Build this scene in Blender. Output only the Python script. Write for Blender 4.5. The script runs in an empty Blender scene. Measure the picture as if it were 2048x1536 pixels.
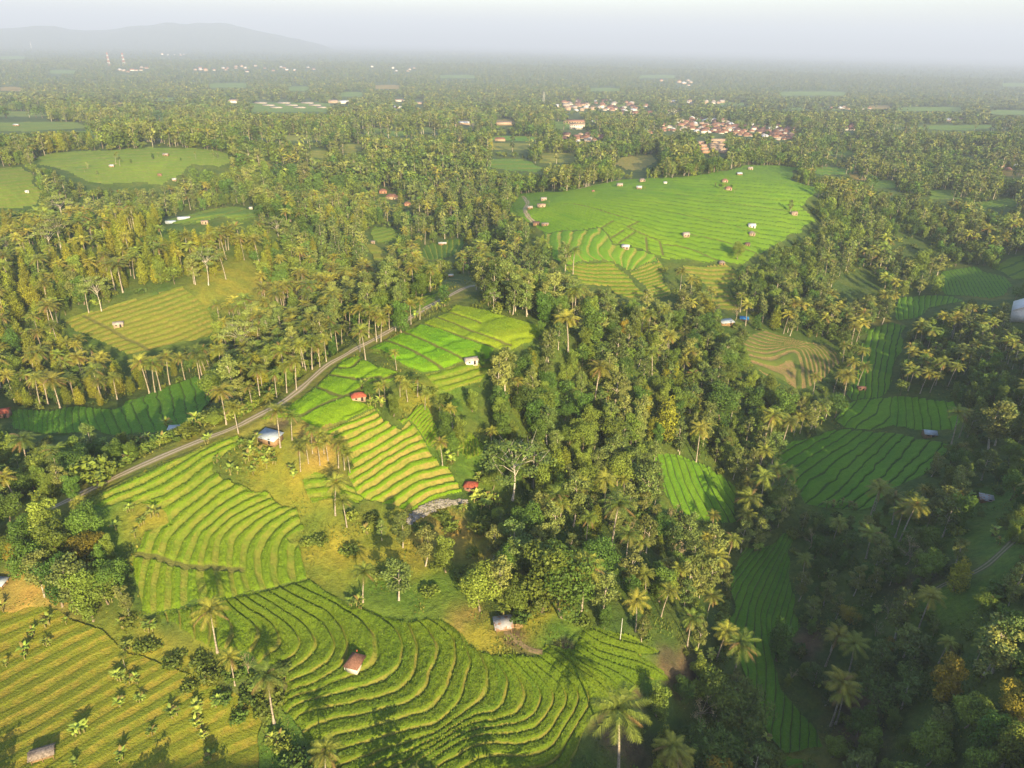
import bpy, math, random
import numpy as np
from math import radians, sin, cos, pi
from mathutils import Matrix, Vector

sc = bpy.context.scene
col = sc.collection
rng = np.random.default_rng(7)
random.seed(7)

# ------------------------------------------------------------------ camera
W, H, FOC = 2048, 1536, 1420.0
CAMZ = 100.0
PITCH, ROLL = radians(26.0), radians(1.2)
fwd = np.array([0, cos(PITCH), -sin(PITCH)])
up0 = np.array([0, sin(PITCH), cos(PITCH)])
rt0 = np.array([1.0, 0, 0])
rt = rt0 * cos(ROLL) + up0 * sin(ROLL)
upv = -rt0 * sin(ROLL) + up0 * cos(ROLL)
cam = bpy.data.cameras.new('camera')
cam.sensor_width = 36.0
cam.lens = 36.0 * FOC / W
cam.clip_start, cam.clip_end = 1.0, 60000.0
cam_o = bpy.data.objects.new('camera', cam)
m = Matrix.Identity(4)
for i in range(3):
    m[i][0], m[i][1], m[i][2] = rt[i], upv[i], -fwd[i]
m[2][3] = CAMZ
cam_o.matrix_world = m
col.objects.link(cam_o)
sc.camera = cam_o

# ------------------------------------------------------------------ sky, sun, exposure
SUN_AZ = np.array([0.371, -0.929])          # horizontal direction towards the sun (behind and right of the camera)
SUN_EL = radians(19.0)
to_sun = Vector((SUN_AZ[0] * cos(SUN_EL), SUN_AZ[1] * cos(SUN_EL), sin(SUN_EL)))
world = bpy.data.worlds.new('World')
sc.world = world
world.use_nodes = True
nt = world.node_tree
nt.nodes.clear()
sky = nt.nodes.new('ShaderNodeTexSky')
sky.sky_type = 'NISHITA'
sky.sun_disc = False
sky.sun_elevation = SUN_EL
sky.sun_rotation = math.atan2(SUN_AZ[0], SUN_AZ[1])
sky.air_density, sky.dust_density, sky.ozone_density = 1.0, 1.5, 1.0
bg = nt.nodes.new('ShaderNodeBackground')
bg.inputs['Strength'].default_value = 0.118
wo = nt.nodes.new('ShaderNodeOutputWorld')
nt.links.new(sky.outputs[0], bg.inputs[0])
nt.links.new(bg.outputs[0], wo.inputs[0])
sun = bpy.data.lights.new('sun', 'SUN')
sun.energy = 5.0
sun.angle = radians(0.5)
sun.color = (1.0, 0.76, 0.41)
sun_o = bpy.data.objects.new('sun', sun)
sun_o.rotation_euler = to_sun.to_track_quat('Z', 'Y').to_euler()
sun_o.location = (100, -200, 400)
col.objects.link(sun_o)
sc.view_settings.view_transform = 'Standard'
sc.view_settings.look = 'None'
sc.view_settings.exposure = 1.40
sc.view_settings.gamma = 1.0
sc.view_settings.use_curve_mapping = False
sc.cycles.volume_bounces = 0
sc.cycles.max_bounces = 4
sc.cycles.diffuse_bounces = 1
sc.cycles.glossy_bounces = 1
sc.cycles.transparent_max_bounces = 4
HAZE_DENSITY = 0.00018

# ------------------------------------------------------------------ picture <-> place
def ray(px, py):
    u = (np.asarray(px, float) - W / 2) / FOC
    v = (H / 2 - np.asarray(py, float)) / FOC
    return fwd + u[..., None] * rt + v[..., None] * upv

def project(P):
    P = np.asarray(P, float) - np.array([0, 0, CAMZ])
    d = P @ fwd
    d = np.where(d < 0.1, 0.1, d)
    return W / 2 + FOC * (P @ rt) / d, H / 2 - FOC * (P @ upv) / d, d

def crop(x0, y0, s):
    return lambda pts: [(x0 + x / s, y0 + y / s) for x, y in pts]

R4, R2 = 3.978, 2.9257
cA = crop(300, 1150, R4); cB = crop(660, 1150, R4); cC = crop(980, 1150, R4)
cD = crop(180, 840, R4); cE = crop(560, 700, R4)
c4 = crop(0, 380, R2); c5 = crop(680, 380, R2); c6 = crop(1348, 380, R2)
c7 = crop(0, 760, R2); c8 = crop(680, 760, R2); c9 = crop(1348, 760, R2)
c10 = crop(0, 1116, R2); c11 = crop(680, 1116, R2); c12 = crop(1348, 1116, R2)
c1 = crop(0, 0, R2); c2 = crop(680, 0, R2); c3 = crop(1348, 0, R2)
one = lambda p: p

# ------------------------------------------------------------------ terrain
def tps_fit(X, z, lam=0.0):
    n = len(X)
    d2 = ((X[:, None] - X[None]) ** 2).sum(-1)
    K = 0.5 * d2 * np.log(d2 + 1e-12) + lam * np.eye(n)
    P = np.c_[np.ones(n), X]
    A = np.zeros((n + 3, n + 3))
    A[:n, :n], A[:n, n:], A[n:, :n] = K, P, P.T
    w = np.linalg.solve(A, np.r_[z, 0, 0, 0])
    return X, w

def tps_eval(fit, Q):
    X, w = fit
    n = len(X)
    out = np.empty(len(Q))
    for a in range(0, len(Q), 60000):
        q = Q[a:a + 60000]
        d2 = ((q[:, None] - X[None]) ** 2).sum(-1)
        out[a:a + 60000] = (0.5 * d2 * np.log(d2 + 1e-12)) @ w[:n] + w[n] + q @ w[n + 1:]
    return out

CTRL = [  # picture x, picture y, height of the ground there
    (900, 1400, 0), (700, 1320, 2), (1005, 1255, 3), (700, 1500, -3), (1050, 1520, -5), (1180, 1480, -6), (950, 1180, 4), (820, 1200, 4.5),
    (430, 1050, 13), (300, 930, 18.5), (130, 1003, 17), (550, 805, 22.5), (690, 712, 25), (900, 590, 27), (1000, 640, 26), (950, 700, 25),
    (420, 870, 20), (1085, 655, 25), (740, 700, 25), (620, 850, 22), (640, 770, 23.5), (760, 815, 22), (930, 725, 24.5),
    (600, 920, 18), (700, 1000, 12), (850, 910, 15), (940, 980, 9.5), (800, 1035, 8), (650, 1060, 10), (1000, 1000, 7), (900, 1100, 6), (500, 960, 16.5), (560, 1000, 13),
    (450, 1205, 7), (610, 1150, 7), (330, 1225, 8), (270, 1100, 12), (430, 1300, 5), (540, 1450, -3), (520, 1330, 2), (300, 1290, 4.5),
    (0, 1220, 6), (200, 1300, 4.5), (60, 1500, 2), (350, 1500, -1), (150, 1150, 10), (20, 1150, 9), (200, 1050, 13), (500, 1530, -4),
    (1165, 1220, 2), (1280, 1265, -1), (1340, 1350, -7), (1300, 1180, -2), (1230, 1535, -9), (1300, 1450, -10), (1430, 1300, -12), (1420, 1470, -16),
    (1540, 1500, -22), (1500, 1250, -20), (1520, 1100, -19), (1560, 1000, -17), (1700, 900, -15), (1800, 830, -13), (1850, 870, -14), (1750, 720, -10), (1850, 600, -7), (2000, 530, -2),
    (1390, 930, -9), (1440, 1030, -16), (1200, 900, 3), (1060, 900, 8), (1100, 1050, 4), (1150, 800, 10), (1130, 700, 20), (1300, 700, 7), (1500, 860, -10), (1350, 850, -3), (1200, 1080, 1),
    (1520, 690, -2), (1650, 690, -8), (1650, 760, -13), (1540, 750, -7), (1450, 640, 3),
    (1050, 420, 20), (1150, 400, 22), (1280, 365, 23), (1500, 350, 21), (1620, 390, 17), (1300, 490, 14), (1450, 520, 9), (1345, 585, 3), (1200, 560, 6), (1110, 500, 15), (1500, 470, 13), (1440, 600, 1), (1250, 590, 3),
    (1600, 470, 8), (1700, 470, 0), (1850, 480, -4), (1750, 560, -6), (1000, 540, 6), (1140, 610, 4), (900, 560, 22), (1020, 480, 8),
    (1950, 900, -6), (1980, 1040, 0), (1900, 1200, -2), (2040, 1120, 9), (2040, 1400, 5), (1800, 1400, -12), (1680, 1420, -21), (1700, 1150, -13), (2040, 760, 2), (1950, 680, -4), (2030, 620, 0),
    (1600, 1250, -19), (1750, 1020, -12),
    (60, 840, 2), (250, 840, 2), (400, 800, 3), (520, 750, 7), (600, 700, 14), (200, 950, 10), (60, 980, 8), (330, 860, 12), (480, 720, 2), (300, 760, -2), (100, 760, -3),
    (130, 640, 6), (280, 640, 6), (400, 575, 13), (300, 695, 0), (430, 650, 3), (560, 620, 3), (700, 600, 8), (800, 560, 14), (650, 660, 14),
    (60, 500, 16), (250, 480, 20), (420, 470, 21), (600, 520, 10), (480, 425, 26), (360, 440, 22), (850, 500, 0), (760, 470, 6), (900, 480, 2), (700, 420, 4), (880, 430, 2),
    (280, 320, 22), (0, 370, 20), (440, 300, 22), (150, 330, 20), (200, 375, 14), (380, 360, 12), (300, 420, 4), (60, 440, 8),
    (800, 340, 4), (1000, 325, 6), (600, 330, 8), (1250, 320, 10), (1100, 340, 6), (1420, 300, 8), (1750, 350, 0), (1950, 400, 2), (1900, 330, 0),
    (0, 240, 0), (400, 250, -4), (800, 245, -8), (1200, 250, -8), (1600, 250, -10), (2040, 255, -12),
    (0, 190, -50), (500, 180, -55), (1024, 180, -55), (1500, 185, -58), (2040, 195, -60),
]
C = np.array(CTRL, float)
D = ray(C[:, 0], C[:, 1])
tt = (C[:, 2] - CAMZ) / D[:, 2]
CX, CY = D[:, 0] * tt, D[:, 1] * tt
EXTRA = [(x, y, z) for x, y, z in [(0, 20, -4), (-60, 20, -4), (70, 30, -14), (-60, -60, 5), (60, -60, 0), (140, 40, -5), (-150, 60, 8), (-200, -50, 10), (200, -20, 5),
         (-300, 150, 12), (330, 160, 20), (-420, 420, 10), (420, 420, 8), (0, -250, 5), (300, -250, 5), (-300, -250, 5),
         (-4000, 4000, -65), (4000, 4000, -65), (0, 5400, -70), (0, 10000, -100), (-6500, 7500, -95), (6500, 7500, -100),
         (0, -2000, 0), (-2000, 0, 0), (2000, 0, 0), (0, 22000, -160), (-15000, 16000, -160), (15000, 16000, -160), (-1500, 800, 0), (1500, 800, -5)]]
CX = np.r_[CX, [e[0] for e in EXTRA]]
CY = np.r_[CY, [e[1] for e in EXTRA]]
CZ = np.r_[C[:, 2], [e[2] for e in EXTRA]]

def chart(x, y):
    r = np.hypot(x, y + 60.0)
    return np.c_[np.log(r + 25.0), np.arctan2(x, y + 60.0)]

terr_fit = tps_fit(chart(CX, CY), CZ, 0.002)

SHADE_RIDGE = np.array([(420, 420, 22), (330, 240, 38), (250, 90, 47), (190, -10, 55), (110, -75, 58), (20, -100, 44), (-70, -125, 22), (-200, -160, 5)], float)  # ridge outside the view, added and shaped to shade valley and foreground
def seg_dist(x, y, poly):
    """distance to a polyline and the value of its third coordinate at the nearest point"""
    best = np.full(x.shape, 1e9)
    val = np.zeros(x.shape)
    for a, b in zip(poly[:-1], poly[1:]):
        dx, dy = b[0] - a[0], b[1] - a[1]
        t = np.clip(((x - a[0]) * dx + (y - a[1]) * dy) / (dx * dx + dy * dy + 1e-9), 0, 1)
        d = np.hypot(x - a[0] - t * dx, y - a[1] - t * dy)
        k = d < best
        best = np.where(k, d, best)
        if len(a) > 2:
            val = np.where(k, a[2] + t * (b[2] - a[2]), val)
    return best, val

def fract(v):
    return v - np.floor(v)

def hash2(i, j, s=0):
    return fract(np.sin(i * 127.1 + j * 311.7 + s * 74.7) * 43758.5453)

def vnoise(x, y, s=0):
    i, j = np.floor(x), np.floor(y)
    f, g = x - i, y - j
    f, g = f * f * (3 - 2 * f), g * g * (3 - 2 * g)
    a, b = hash2(i, j, s), hash2(i + 1, j, s)
    c, d = hash2(i, j + 1, s), hash2(i + 1, j + 1, s)
    return a + (b - a) * f + (c - a) * g + (a - b - c + d) * f * g

def fbm(x, y, s=0, o=4):
    v, a = 0, 0.5
    for k in range(o):
        v = v + a * vnoise(x * 2 ** k, y * 2 ** k, s + k)
        a *= 0.5
    return v / (1 - 0.5 ** o)

SILH = np.array([(0, 4)]) + np.array([(-300, 62), (-60, 52), (0, 51), (60, 47), (110, 49), (170, 57), (215, 54), (260, 48), (300, 46), (338, 40), (365, 44), (400, 42), (440, 39), (462, 42), (490, 51), (520, 58), (548, 64), (600, 74), (640, 84), (680, 100), (740, 118), (860, 112), (895, 99), (930, 97), (955, 100), (1000, 112), (1060, 120)], float)
HILL_R = 12500.0
def _silh():
    d = ray(SILH[:, 0], SILH[:, 1])
    return np.arctan2(d[:, 0], d[:, 1]), CAMZ + d[:, 2] / np.hypot(d[:, 0], d[:, 1]) * HILL_R
SIL_T, SIL_Z = _silh()

def ground_exact(x, y):
    x, y = np.asarray(x, float), np.asarray(y, float)
    sh = x.shape
    x, y = x.ravel(), y.ravel()
    z = tps_eval(terr_fit, chart(x, y))
    d, h = seg_dist(x, y, SHADE_RIDGE)
    dn = d + 14 * (vnoise(x / 30, y / 30, 3) - .5)
    rz = h * np.exp(-(dn / 52.0) ** 2)
    inview = np.clip((y * 0.80 + 25 - np.abs(x)) / 30, 0, 1)        # nothing of the ridge within the frame
    z = z + rz * (1 - inview)
    r, t = np.hypot(x, y), np.arctan2(x, y)
    top = np.interp(t, SIL_T, SIL_Z, left=SIL_Z[0], right=-400) + 44 * (fbm(t * 70, r / 1500, 12, 4) - .56)
    g = np.exp(-((r - HILL_R) / np.where(r < HILL_R, 1900.0, 900.0)) ** 2)
    far = np.clip((r - 4000) / 2500, 0, 1)
    z = z + np.maximum(top - z, 0) * g * (1 - .25 * far * (1 - g) * vnoise(x / 400, y / 400, 9)) + far * 9 * (vnoise(x / 160, y / 160, 10) - .5)
    return z.reshape(sh)

def _cache():
    th = np.radians(np.r_[np.arange(-180, -56, 4.0), np.linspace(-56, 56, 281), np.arange(60, 181, 4.0)])
    rs = [0.5]
    while rs[-1] < 26000:
        rs.append(rs[-1] * 1.018 + 0.8)
    rs = np.array(rs)
    R, T = np.meshgrid(rs, th, indexing='ij')
    return rs, th, ground_exact(R * np.sin(T), R * np.cos(T))
Z_RS, Z_TH, Z_Z = _cache()

def polar_look(x, y, rs, th, Z):
    r, t = np.hypot(x, y), np.arctan2(x, y)
    i = np.clip(np.searchsorted(rs, r) - 1, 0, len(rs) - 2); j = np.clip(np.searchsorted(th, t) - 1, 0, len(th) - 2)
    f = np.clip((r - rs[i]) / (rs[i + 1] - rs[i]), 0, 1); g = np.clip((t - th[j]) / (th[j + 1] - th[j]), 0, 1)
    return Z[i, j] * (1 - f) * (1 - g) + Z[i + 1, j] * f * (1 - g) + Z[i, j + 1] * (1 - f) * g + Z[i + 1, j + 1] * f * g

def ground_z(x, y):
    return polar_look(np.asarray(x, float), np.asarray(y, float), Z_RS, Z_TH, Z_Z)

def unproject(px, py, zoff=0.0):
    """the points of the ground seen at these places of the picture"""
    px, py = np.atleast_1d(np.asarray(px, float)), np.atleast_1d(np.asarray(py, float))
    d = ray(px, py)
    hd = np.hypot(d[:, 0], d[:, 1])
    lo = np.full(len(px), 20.0)
    hit = np.full(len(px), np.nan)
    rs = [20.0]
    while rs[-1] < 9000:
        rs.append(rs[-1] * 1.02 + 0.5)
    prev = np.full(len(px), 20.0)
    done = np.zeros(len(px), bool)
    for r in rs[1:]:
        t = r / hd
        below = (CAMZ + d[:, 2] * t < ground_z(d[:, 0] * t, d[:, 1] * t) + zoff) & ~done
        lo = np.where(below, prev, lo)
        hit = np.where(below, r, hit)
        done |= below
        prev = np.where(done, prev, r)
        if done.all():
            break
    hi = np.where(np.isnan(hit), 9000, hit)
    lo = np.where(np.isnan(hit), 8900, lo)
    for _ in range(14):
        mid = (lo + hi) / 2
        t = mid / hd
        b = CAMZ + d[:, 2] * t < ground_z(d[:, 0] * t, d[:, 1] * t) + zoff
        hi, lo = np.where(b, mid, hi), np.where(b, lo, mid)
    t = hi / hd
    return np.c_[d[:, 0] * t, d[:, 1] * t, ground_z(d[:, 0] * t, d[:, 1] * t)]

def densify(p, n=6):
    p = np.asarray(p, float)
    out = []
    for a, b in zip(p[:-1], p[1:]):
        for k in range(n):
            out.append(a + (b - a) * k / n)
    out.append(p[-1])
    return np.array(out)

def smooth_line(p, it=2):
    p = np.asarray(p, float)
    for _ in range(it):
        q = [p[0]]
        for a, b in zip(p[:-1], p[1:]):
            q += [a * .75 + b * .25, a * .25 + b * .75]
        q.append(p[-1])
        p = np.array(q)
    return p

def inside(x, y, poly):
    c = np.zeros(np.shape(x), bool)
    n = len(poly)
    for i in range(n):
        x1, y1 = poly[i][0], poly[i][1]
        x2, y2 = poly[(i + 1) % n][0], poly[(i + 1) % n][1]
        if y1 == y2:
            continue
        k = ((y1 > y) != (y2 > y)) & (x < (x2 - x1) * (y - y1) / (y2 - y1) + x1)
        c ^= k
    return c
# ------------------------------------------------------------------ fields: outline and terrace edges, measured on the photograph
def resample(p, n):
    p = np.asarray(p, float)
    s = np.r_[0, np.cumsum(np.hypot(*np.diff(p, axis=0).T))]
    t = np.linspace(0, s[-1], n)
    return np.c_[np.interp(t, s, p[:, 0]), np.interp(t, s, p[:, 1])]

def between(A, B, n, start=0):
    a, b = resample(A, 9), resample(B, 9)
    return [(start + k, a + (b - a) * k / (n - 1)) for k in range(n)]

FIELDS = []
def field(name, label, poly, lines, step, w, crop_c, riser_c, plants=0.0, row=0.0, bunds=(), hgt=0.35, alt=None, wob=0.10):
    FIELDS.append(dict(name=name, label=label, poly=np.array(poly, float), lines=lines, step=step, w=w, crop=crop_c, riser=riser_c,
                       plants=plants, row=row, bunds=bunds, hgt=hgt, alt=alt, wob=wob))

RICE = (0.105, 0.200, 0.008)
RICE_V = (0.118, 0.250, 0.006)
RICE_Y = (0.165, 0.235, 0.016)
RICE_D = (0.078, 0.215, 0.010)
EDGE = (0.26, 0.23, 0.060)
GRASSY = (0.185, 0.205, 0.028)
TAN = (0.27, 0.225, 0.055)

# the lobed terraces at the bottom
F2L = []
raw = [
    cA([(130, 300), (138, 400)]), cA([(232, 285), (238, 440)]), cA([(338, 262), (350, 370), (362, 510)]), cA([(445, 300), (475, 430), (472, 575)]),
    cA([(590, 300), (640, 380), (656, 470), (625, 590)]),
    cA([(640, 270), (760, 360), (870, 440), (890, 490), (820, 595)]), cA([(680, 200), (820, 310), (960, 390), (1030, 490), (1020, 550), (880, 680)]),
    cA([(760, 180), (900, 280), (1100, 390), (1200, 480), (1180, 600), (1070, 690), (960, 745)]),
    cA([(840, 155), (1000, 260), (1200, 390), (1300, 500), (1320, 560), (1200, 690), (1080, 775)]),
    cA([(920, 135), (1150, 260), (1350, 370), (1450, 480), (1465, 560), (1420, 690), (1290, 795)]),
    cA([(1010, 105), (1200, 200), (1400, 300), (1500, 400), (1560, 520), (1550, 640), (1500, 780), (1250, 900), (1100, 925)]),
    cB([(180, 285), (290, 400), (340, 520), (378, 640), (365, 730), (200, 790), (0, 850)]),
    cB([(220, 255), (480, 390), (560, 490), (590, 570), (560, 700), (520, 775), (400, 845), (200, 910), (0, 965), (-150, 1000), (-250, 1010)]),
    cB([(560, 320), (640, 420), (685, 510), (690, 600), (645, 790), (580, 890), (510, 940), (300, 990), (0, 1050), (-250, 1100)]),
    cB([(640, 330), (780, 410), (845, 500), (830, 620), (790, 760), (740, 900), (650, 990), (540, 1030), (300, 1075), (0, 1155), (-200, 1240)]),
    cB([(740, 340), (880, 410), (960, 480), (1000, 540), (990, 690), (950, 840), (880, 970), (800, 1040), (680, 1120), (350, 1195), (0, 1290), (-100, 1330)]),
    cB([(870, 345), (1010, 420), (1100, 560), (1112, 750), (1080, 870), (1020, 1000), (850, 1150), (600, 1240), (220, 1350)]),
    cB([(1090, 540), (1215, 620), (1255, 740), (1260, 850), (1220, 950), (1130, 1040), (950, 1180), (830, 1290), (400, 1390), (130, 1500)]),
    cB([(1230, 600), (1330, 670), (1415, 800), (1410, 940), (1370, 1030), (1300, 1130)]),
    cB([(1330, 640), (1480, 790), (1530, 900), (1510, 1060), (1480, 1170)]),
    cB([(1400, 620), (1600, 790), (1670, 900), (1670, 980), (1620, 1120)]),
    cB([(1480, 640), (1620, 780), (1770, 910), (1790, 970), (1740, 1080), (1640, 1180), (1450, 1240), (1150, 1275), (1000, 1315), (850, 1420), (790, 1490)]),
    cC([(290, 670), (400, 780), (560, 880), (610, 960), (600, 1050), (500, 1190), (430, 1290), (260, 1370), (0, 1330), (-150, 1380), (-300, 1500)]),
    cC([(395, 635), (550, 770), (680, 880), (720, 960), (700, 1050), (600, 1180), (500, 1340), (300, 1430)]),
    cC([(450, 630), (620, 750), (760, 900), (800, 990), (760, 1090), (680, 1220), (580, 1340), (540, 1470)]),
    cC([(480, 575), (660, 730), (830, 820), (930, 900), (965, 1000), (900, 1090), (760, 1200), (730, 1330), (600, 1510)]),
    cC([(560, 560), (700, 690), (870, 780), (1000, 860), (1060, 980)]), cC([(640, 570), (760, 680), (1000, 770), (1150, 880)]),
    cC([(690, 560), (850, 680), (1100, 725), (1250, 800), (1330, 850)]), cC([(720, 510), (850, 640), (1100, 690), (1300, 740)]),
    cC([(730, 450), (850, 540), (1000, 590), (1140, 625)]), cC([(800, 420), (950, 500), (1100, 550), (1340, 610)]),
]
lev = [0, 1, 2, 3, 4, 5, 6, 7, 8, 9, 10, 11, 12, 13, 14, 15, 16, 17, 18, 19, 20, 21, 22, 23, 24, 25, 26, 27, 28, 29, 30, 31]
F2L = list(zip(lev, raw))
field('rice_terrace', 'green rice terrace of long curved lobes with pale grassy edges around the brown-roofed hut',
      cA([(30, 310), (200, 290), (560, 195), (860, 135), (1280, 25)]) + [(640, 1172), (672, 1190), (700, 1216)] +
      cB([(230, 245), (400, 320), (630, 370), (760, 340), (880, 345), (960, 400), (1030, 460), (1100, 545), (1220, 600), (1400, 650), (1500, 630), (1640, 640)]) +
      cC([(400, 620), (470, 565), (640, 600), (690, 520), (730, 440), (800, 415), (1000, 470), (1350, 590), (1340, 620), (1200, 650), (1330, 720), (1420, 830), (1260, 850), (1180, 930),
          (1000, 1060), (830, 1160), (740, 1280), (640, 1480), (620, 1560)]) + [(1080, 1560), (880, 1560), (860, 1520)] +
      cB([(830, 1450), (650, 1540), (0, 1600)]) + [(640, 1545)] + cA([(1250, 1270), (1090, 1140), (1030, 1000), (1100, 900), (1060, 790), (940, 760), (870, 690), (800, 620), (620, 600), (480, 580), (360, 520), (240, 450), (60, 390)]),
      F2L, 0.62, 0.13, (0.080, 0.150, 0.007), (0.19, 0.185, 0.033), plants=1.0, row=0.5, hgt=0.5)

# the terraces below the road
F1L = [(-3, cD([(20, 655), (270, 575), (600, 395), (860, 265), (1110, 140)])), (-2, cD([(150, 650), (300, 605), (500, 535), (780, 365), (900, 285), (1160, 178)])),
       (-1, cD([(340, 660), (430, 642), (640, 565), (810, 432), (1140, 222)])), (0, cD([(480, 690), (600, 670), (760, 560), (990, 390)])),
       (1, cD([(390, 1500), (400, 1300), (450, 1080), (540, 870), (650, 765), (860, 605), (1100, 450)])),
       (2, cD([(520, 1500), (500, 1250), (550, 1090), (640, 850), (720, 812), (930, 642), (1180, 485)])),
       (3, cD([(610, 1500), (612, 1300), (640, 1130), (740, 910), (800, 845), (1000, 680), (1210, 540)])),
       (4, cD([(760, 1470), (735, 1400), (715, 1190), (770, 1140), (830, 920), (900, 860), (1080, 730), (1310, 580)])),
       (5, cD([(925, 1410), (890, 1200), (880, 1150), (940, 920), (1100, 790), (1280, 680), (1440, 615)])),
       (6, cD([(1045, 1395), (1000, 1190), (1010, 920), (1140, 810), (1300, 730), (1490, 640)])),
       (7, cD([(1150, 1385), (1110, 1190), (1130, 950), (1200, 880), (1350, 765), (1530, 665)])),
       (8, cD([(1270, 1365), (1205, 1200), (1225, 970), (1400, 810), (1560, 700)])),
       (9, cD([(1390, 1335), (1325, 1200), (1350, 970), (1500, 835), (1660, 725)])),
       (10, cD([(1490, 1315), (1445, 1240), (1465, 1000), (1560, 865), (1700, 800)])),
       (11, cD([(1610, 1295), (1580, 1250), (1595, 1000), (1720, 865)]))]
field('rice_terrace', 'rice terrace of slanting green strips and grassy banks just below the dirt road',
      cD([(10, 640), (235, 510), (430, 410), (640, 330), (830, 250), (1070, 130), (1180, 165), (1150, 240), (1010, 330), (990, 400), (1120, 450), (1180, 490), (1300, 580), (1450, 620), (1540, 690),
          (1650, 690), (1690, 800), (1720, 850), (1600, 960), (1700, 990), (1720, 1200), (1755, 1270), (1600, 1310), (1300, 1370), (1050, 1430), (880, 1460), (600, 1530), (400, 1530), (390, 1350), (340, 1150), (300, 1110),
          (380, 1060), (450, 880), (640, 830), (630, 760), (580, 690), (430, 650), (270, 640), (100, 690)]),
      F1L, 0.75, 0.40, RICE, GRASSY, plants=0.8, hgt=0.45, bunds=[cD([(370, 1070), (550, 1090), (650, 1140), (850, 1180), (990, 1165), (1100, 1190), (1200, 1190)])])

# the ribbed slope between the road houses and the stone-strewn bank
F3L = [(0, cE([(330, 635), (600, 545), (765, 465)])), (1, cE([(410, 675), (600, 598), (765, 540)])), (2, cE([(440, 715), (600, 665), (700, 620), (850, 550)])),
       (3, cE([(510, 785), (700, 690), (830, 610), (905, 570)])), (4, cE([(560, 840), (700, 770), (850, 690), (985, 620)])),
       (5, cE([(600, 925), (800, 805), (960, 725), (1060, 680), (1075, 600)])), (6, cE([(640, 965), (800, 875), (1000, 755), (1120, 690)])),
       (7, cE([(620, 1065), (800, 925), (1000, 805), (1160, 765)])), (8, cE([(640, 1110), (850, 980), (1000, 890), (1190, 815)])),
       (9, cE([(700, 1195), (850, 1075), (1100, 945), (1290, 895)])), (10, cE([(790, 1215), (950, 1085), (1150, 1000), (1380, 950)])),
       (11, cE([(900, 1245), (1050, 1135), (1250, 1062), (1410, 1030)])), (12, cE([(1000, 1275), (1200, 1145), (1440, 1080)]))]
field('rice_terrace', 'ribbed terrace slope of narrow green strips and tan banks above the rocky bank',
      cE([(340, 640), (600, 550), (765, 475), (840, 540), (905, 570), (980, 620), (1040, 560), (1110, 640), (1130, 700), (1190, 800), (1290, 890), (1390, 950), (1450, 1080), (1480, 1130), (1250, 1170), (1040, 1280),
          (900, 1260), (780, 1240), (690, 1200), (620, 1130), (560, 1010), (560, 950), (600, 900), (520, 800), (430, 700)]),
      F3L, 0.85, 0.42, RICE_V, TAN, plants=0.6, hgt=0.4)
field('rice_terrace', 'dark rice strips under the palm pair beside the ribbed slope',
      cE([(190, 1030), (300, 970), (450, 1010), (600, 1080), (640, 1140), (690, 1190), (640, 1240), (540, 1180), (400, 1170), (260, 1200)]),
      between(cE([(190, 1020), (400, 1000), (620, 1100)]), cE([(260, 1230), (450, 1200), (680, 1250)]), 4), 0.5, 0.4, RICE, GRASSY, plants=0.5)
field('rice_terrace', 'fine contour terraces on the shaded shoulder beneath the red-roofed house',
      cE([(900, 560), (1000, 530), (1090, 430), (1150, 430), (1190, 480), (1270, 620), (1250, 740), (1150, 760), (1120, 680), (1090, 600), (1030, 560), (960, 600)]),
      between(cE([(1000, 550), (1060, 480), (1130, 430)]), cE([(1160, 770), (1230, 660), (1270, 600)]), 10), 0.35, 0.3, RICE_V, GRASSY, plants=0.3)
field('rice_terrace', 'steep green terraces between the palms east of the ribbed slope',
      cE([(1450, 700), (1500, 640), (1570, 690), (1640, 760), (1620, 830), (1500, 870), (1440, 800)]),
      between(cE([(1450, 690), (1470, 780), (1450, 860)]), cE([(1600, 700), (1620, 780), (1640, 840)]), 7), 0.4, 0.3, RICE, GRASSY, plants=0.3)

# flat vivid paddies on the ridge
field('rice_field', 'flat vivid green paddy in the bend of the dirt road',
      [(690, 712), (720, 716), (800, 745), (778, 764), (702, 793), (755, 826), (645, 858), (608, 838), (600, 832), (523, 838), (577, 808), (630, 775), (660, 745)],
      between([(560, 800), (690, 712)], [(645, 860), (800, 765)], 3), 0.15, 0.0, RICE_V, EDGE, plants=0.5, hgt=0.4,
      bunds=[[(628, 773), (655, 783), (682, 792)], [(600, 832), (650, 806), (705, 787), (735, 768), (800, 748)], [(660, 734), (700, 738), (712, 728), (722, 718)], [(645, 748), (720, 760), (760, 754)]])
field('rice_field', 'flat vivid green paddy beside the grey field hut on the ridge',
      [(735, 698), (790, 672), (842, 648), (900, 668), (990, 697), (985, 712), (929, 724), (890, 738), (847, 744), (810, 732), (770, 715)],
      between([(735, 698), (842, 648)], [(847, 744), (985, 712)], 3), 0.1, 0.0, (0.110, 0.275, 0.005), EDGE, plants=0.5, hgt=0.4,
      bunds=[[(770, 680), (830, 702), (885, 737)], [(805, 663), (870, 690), (935, 722)]])
field('rice_field', 'flat yellowish green paddy with a tree shadow at the end of the ridge',
      [(844, 646), (880, 628), (916, 609), (1000, 628), (1091, 656), (1090, 668), (1050, 690), (1022, 706), (990, 696), (920, 672)],
      between([(844, 646), (916, 609)], [(990, 697), (1090, 660)], 3), 0.1, 0.0, (0.150, 0.255, 0.010), EDGE, plants=0.5, hgt=0.4,
      bunds=[[(844, 647), (920, 672), (990, 697)], [(870, 633), (950, 664), (1020, 690)], [(890, 622), (960, 645)]])
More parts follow.
